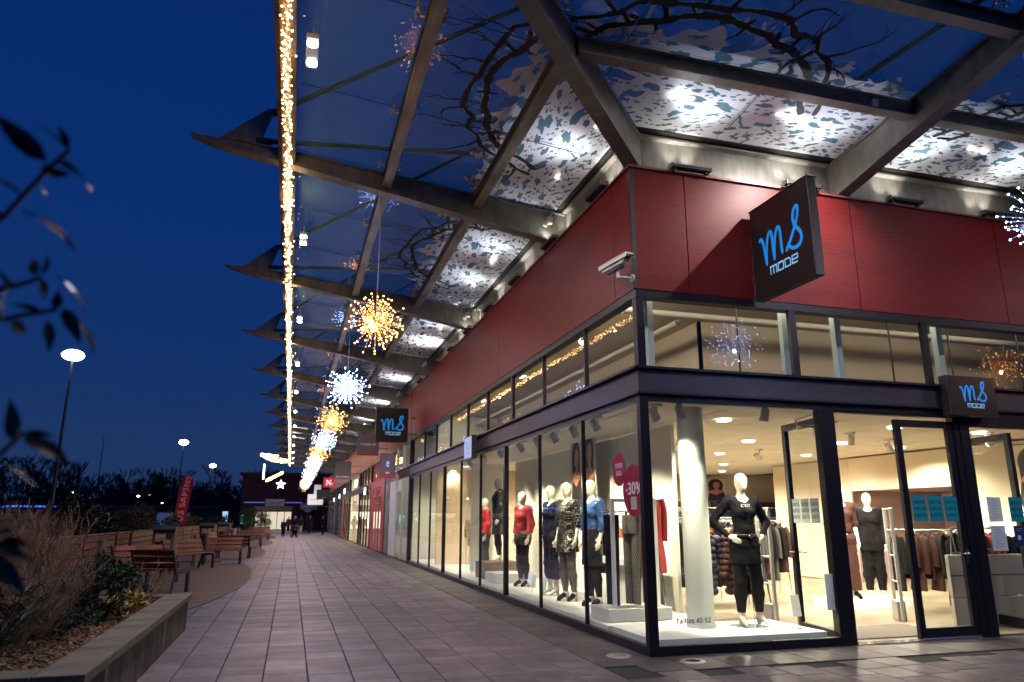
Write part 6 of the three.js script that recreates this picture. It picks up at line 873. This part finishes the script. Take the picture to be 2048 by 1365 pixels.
shed('long low dark shed with white roof edge beyond the flag', -46, -196, 30, 10, 3.6, [.09, .10, .15], .2, [[-14, 14, 3.0, 3.3, pal(.5, .5, .55), 'fascia'], [2, 8, .5, 2.2, glow([.25, .35, .9], .15)]]); shed('dark brick shed behind the bushes', -24, -140, 22, 12, 3.2, [.07, .045, .045], 0, [[-9, -4, .5, 2.4, glow([1, .7, .4], .05)], [3, 8, .5, 2.4, glow([.3, .5, 1], .06)]]); shed('white gabled hall far across the car park', -86, -230, 30, 12, 4.5, [.2, .2, .22], .5, [[-13, -3, 3.4, 3.8, glow([1, .95, .9], .5), 'light_strip']]);
{ // the frozen food shop that closes the view
  const o = thing('end_shop', 'dark red brick shop with lit window band closing the far end', 'building', [0, 0, -104]); obj('wall', [bx(-6.4, 9, 0, 7.2, -8, -.3), bx(-6.4, -4.6, 0, 3.9, -.3, 0), bx(.2, 9, 0, 5, -.299, 0)], mat([.085, .032, .038], .9), o); obj('roof', bx(-6.8, 9.4, 7.2, 7.5, -8.4, .0), pal(.05, .05, .06), o); obj('awning', rbx(-4.6, .2, 2.55, 3.05, -.2, .5, .02), mat([.55, .42, .30], .7), o); obj('window_band', bx(-4.5, .15, .1, 2.35, -.29, -.2), glow([1, .86, .62], .75), o); for (let k = 0; k < 6; k++) obj('mullion', bx(-4.5 + k * .92, -4.42 + k * .92, .1, 2.5, -.19, -.12), M.frame, o); obj('sign_face', bx(-3.3, -.9, 3.12, 3.98, .1, .16), flat(ctex(256, 96, (g, w, h) => { g.fillStyle = '#75717c'; g.fillRect(0, 0, w, h); g.fillStyle = '#1e1a24'; g.font = 'bold 72px sans-serif'; g.textAlign = 'center'; g.textBaseline = 'middle'; g.fillText('picard', w / 2, h * .47); }), .35), o); obj('blue_light_line', [bx(-6, -3.4, 3.5, 3.62, .02, .06), bx(-.8, 1.4, 3.5, 3.62, .02, .06)], glow([.05, .15, .8], .6), o); area([1, .86, .62], 2, 4.6, 2.2, V(-2.2, 1.3, -103.6), V(-2.2, 1, -90));
  const d = thing('round_blue_sign', 'round blue sign on the wall at the far end', 'sign', [2.1, 2.7, -100]); obj('disc', new THREE.CylinderGeometry(.45, .45, .06, 28).rotateX(Math.PI / 2), mat([.05, .12, .3], .5, 0, { emissive: [.02, .05, .12], emissiveIntensity: .6 }), d); obj('post', bar(V(0, -2.7, -.05), V(0, 0, -.05), .04), M.darkSteel, d);
  const k = thing('lit_info_post', 'small turquoise lit information post before the end shop', 'sign', [-5.2, 0, -92]); obj('sign_face', rbx(-.3, .3, .9, 1.9, -.06, .06, .05), glow([.1, .9, .85], 1.0), k); obj('post', bx(-.06, .06, 0, .9, -.04, .04), M.darkSteel, k); const k2 = thing('lit_info_post', 'small pale blue lit information post near the brick wall', 'sign', [-7.4, 0, -94]); obj('sign_face', rbx(-.3, .3, .9, 2.3, -.06, .06, .05), glow([.4, .65, 1], .9), k2); obj('post', bx(-.06, .06, 0, .9, -.04, .04), M.darkSteel, k2);
}
{ // Christmas shapes at the far end: leaf of lights, tube, beam and star
  const st = thing('light_star', 'white five pointed light star hung at the far end', 'light star', [-1.35, 5.4, -92]); const s = []; for (let k = 0; k < 10; k++) { const r = k % 2 ? .24 : .6, a = k / 10 * 6.283 + Math.PI / 2; s.push([Math.cos(a) * r, Math.sin(a) * r]); } obj('lamp_star', prism(s, .08, .02), glow([.7, .78, 1], 2.2), st); obj('cable', bar(V(0, .5, 0), V(0, 3, 0), .01), M.darkSteel, st); point([.8, .85, 1], 4, V(-1.35, 5.4, -91.6), 10);
  const tb = thing('light_tube', 'upright white blue light tube at the far end', 'light tube', [-3.3, 5.9, -90]); obj('lamp_tube', bar(V(0, 0, 0), V(0, 1.75, 0), .09, .09, 12), glow([.55, .65, 1], 7), tb);
  const bt = [], lf = []; for (let k = 0; k < 340; k++) { const t = rnd(); bt.push(V(-2.95 + t * 1.75 + rr(-.1, .1), 5.75 + t * .95 + rr(-.13, .13), -90 + rr(-.1, .1))); } const bm = thing('light_beam', 'slanting bar of golden fairy lights at the far end', 'fairy lights'); obj('bulbs', bulbsGeo(bt, .034), bulbM.amber, bm).userData.kind = 'stuff'; obj('bar', bar(V(-2.95, 5.75, -90), V(-1.2, 6.7, -90), .06), M.darkSteel, bm);
  for (let k = 0; k < 620; k++) { const t = rnd(), a = (rnd() > .5 ? 1 : -1); const y = 6.95 - .1 + (a > 0 ? .1 : -.28) * Math.sin(t * 3.1) + .62 * t * 0 + rr(-.12, .12); lf.push(V(-.4 - t * 2.6 + rr(-.05, .05), y + t * .42, -72 - rr(-.4, 2.2) * (1 - t))); } const lg = thing('light_leaf', 'leaf shaped swag of golden fairy lights on the last rib', 'fairy lights'); obj('bulbs', bulbsGeo(lf, .028), bulbM.amber, lg).userData.kind = 'stuff'; obj('frame', wireGeo([[V(-.4, 6.9, -72), V(-1.7, 7.15, -72), V(-3, 7.3, -72), V(-1.7, 6.85, -72), V(-.4, 6.85, -72)]], .02), M.darkSteel, lg);
}
{ // the bare wood beyond
  const mk = (H) => { const out = []; const grow = (p, d, L, w, n) => { const q = p.clone().addScaledVector(d, L); out.push([p, q, w]); if (!n) return; const c = n > 2 ? 3 : 4; for (let k = 0; k < c; k++) grow(V().lerpVectors(p, q, rr(.55, 1)), d.clone().add(V(rr(-.75, .75), rr(-.15, .55), rr(-.75, .75))).normalize(), L * rr(.5, .78), w * .55, n - 1); }; grow(V(0, 0, 0), V(rr(-.06, .06), 1, rr(-.06, .06)).normalize(), H * .34, .17, 4); const g = []; for (const w of [.17, .0935, .0514, .0283, .0156]) { const l = out.filter((o) => Math.abs(o[2] - w) < .004).map((o) => [o[0], o[1]]); if (l.length) g.push(wireGeo(l, Math.max(.036, w))); } return merge(g); };
  const kinds = [mk(12), mk(11), mk(13), mk(10), mk(12.5), mk(11.5)], A = []; for (let k = 0; k < 420; k++) { const t = rnd(), x = -190 + t * 200, z = -175 - rr(0, 60) - 18 * Math.sin(t * 9); A.push([pick(kinds), new THREE.Matrix4().compose(V(x, 0, z), new THREE.Quaternion().setFromAxisAngle(V(0, 1, 0), rr(0, 6)), V(1, 1, 1).multiplyScalar(rr(1.0, 1.55)))]); }
  const im = kinds.map((g, i) => A.filter((a) => a[0] === g)); const wood = new THREE.Group(); wood.name = 'treeline'; tag(wood, 'bare dark wood along the far side of the car park', null, null, 'stuff'); scene.add(wood);
  im.forEach((l, i) => { const q = new THREE.InstancedMesh(kinds[i], L.bark, l.length); q.name = 'bare_trees'; l.forEach((a, k) => q.setMatrixAt(k, a[1])); q.userData.kind = 'stuff'; wood.add(q); });
  const hg = new THREE.PlaneGeometry(420, 8, 90, 4), hp = hg.attributes.position; for (let i = 0; i < hp.count; i++) { const x = hp.getX(i), v = hp.getY(i) / 8 + .5; hp.setXYZ(i, x - 60, v * (7.0 + 2.6 * fbm(x * .05 + 50, 1, 900, 9, 4, 3)), -258 - v * 14); } hg.computeVertexNormals(); tag(obj('hills', hg, mat([.018, .018, .02], 1, 0, { side: THREE.DoubleSide })), 'dark scrub covered bank behind the bare wood', null, null, 'structure');
  for (const [x, z, h] of [[-52, -230, 24], [-78, -240, 14]]) { const o = thing('power_mast', h > 20 ? 'thin tall mast rising above the bare wood' : 'short thin mast above the bare wood', 'mast', [x, 0, z]); obj('mast', bar(V(0, 0, 0), V(0, h, 0), .22, .08, 6), M.darkSteel, o); }
}
// ------------------------------------------------------------------ people far down the walk
{
  const person = (label, p, turn, H, pose, key, top, leg, hairM, long) => { const o = thing('person', label, 'person', p, turn), [g, J] = bodyGeo(key + H, pose, H, .02, true, 1.05); obj('body', g, mat([.42, .24, .17], .6), o); obj('coat', fieldMesh(scaleB([...cloth.top(J, .024), ...cloth.sleeves(J, .016, .97), ...cloth.skirt(long, .56, .088, .09)], H), .02, .02 * H, (x, y, z) => Math.max(long * H - y, y - .855 * H)), top, o); obj('trousers', fieldMesh(scaleB(cloth.legs(J, .012), H), .02, .02 * H, (x, y) => Math.max(.05 * H - y, y - .56 * H)), leg, o); obj('shoes', fieldMesh(scaleB(cloth.shoes(J), H), .018, .01 * H), C.black, o); obj('hair', fieldMesh(scaleB([[V(0, .95, -.010), V(0, .925, -.018), .056, .05, .9, 1]], H), .012, .01, (x, y, z) => Math.max(z - .032 * H, .89 * H - y)), hairM, o); return o; };
  const hb = mat([.02, .014, .01], .6), tan = mat([.30, .26, .20], .7);
  person('person in dark coat pushing a pram down the walk', [.42, .0, -63.2], .06, 1.72, { elL: [.13, .66, .05], wrL: [.10, .58, .16], elR: [-.13, .66, .05], wrR: [-.10, .58, .16], ...{ kneeL: [.052, .285, .03], ankL: [.05, .055, .03], toeL: [.055, .014, .10] } }, 'pram', C.black, C.navy, hb, .40);
  person('child sized person in dark jacket beside the pram', [-.48, 0, -64.2], .1, 1.45, WALK, 'walk', C.navy, C.black, hb, .44); person('person in a black coat walking near the shop fronts', [1.85, 0, -75.6], 3.1, 1.74, WALK, 'walkb', C.black, C.black, hb, .36); person('person in black standing beside a lit shop door', [2.95, 0, -71], -1.4, 1.72, T(), 'standp', C.black, C.black, hb, .42); person('person in dark coat and pale trousers among walkers', [1.05, 0, -78.5], 3.0, 1.70, WALK, 'walkc', C.navy, tan, hb, .46); person('person in brown coat among the far walkers', [.45, 0, -80.5], .2, 1.68, WALK, 'walkd', C.brown, C.navy, hb, .36); person('person in red coat farthest down the walk', [-.15, 0, -88], .2, 1.68, WALK, 'walke', C.red, C.black, hb, .38);
  const pr = thing('pram', 'dark folding pram pushed along the walkway', 'pram', [.40, 0, -62.5], .05); obj('seat', rbx(-.22, .22, .38, .62, -.25, .30, .05), C.black, pr); obj('hood', new THREE.SphereGeometry(.30, 16, 10, 0, 6.283, 0, 1.5).scale(.85, 1.1, 1).translate(0, .68, -.08), C.navy, pr); obj('frame', [bar(V(-.2, .12, .35), V(-.22, 1.0, -.5), .016), bar(V(.2, .12, .35), V(.22, 1.0, -.5), .016), bar(V(-.22, 1.0, -.5), V(.22, 1.0, -.5), .018), bar(V(-.2, .12, -.3), V(-.21, .55, .0), .014), bar(V(.2, .12, -.3), V(.21, .55, .0), .014)], M.darkSteel, pr); for (const [x, z] of [[-.22, .36], [.22, .36], [-.24, -.32], [.24, -.32]]) obj('wheel', new THREE.TorusGeometry(.10, .024, 8, 18).rotateY(Math.PI / 2).translate(x, .124, z), M.rubber, pr); obj('child_bundle', new THREE.CapsuleGeometry(.10, .16, 6, 12).translate(0, .68, .1), mat([.35, .12, .10], .8), pr);
}
renderer.render(scene, camera);
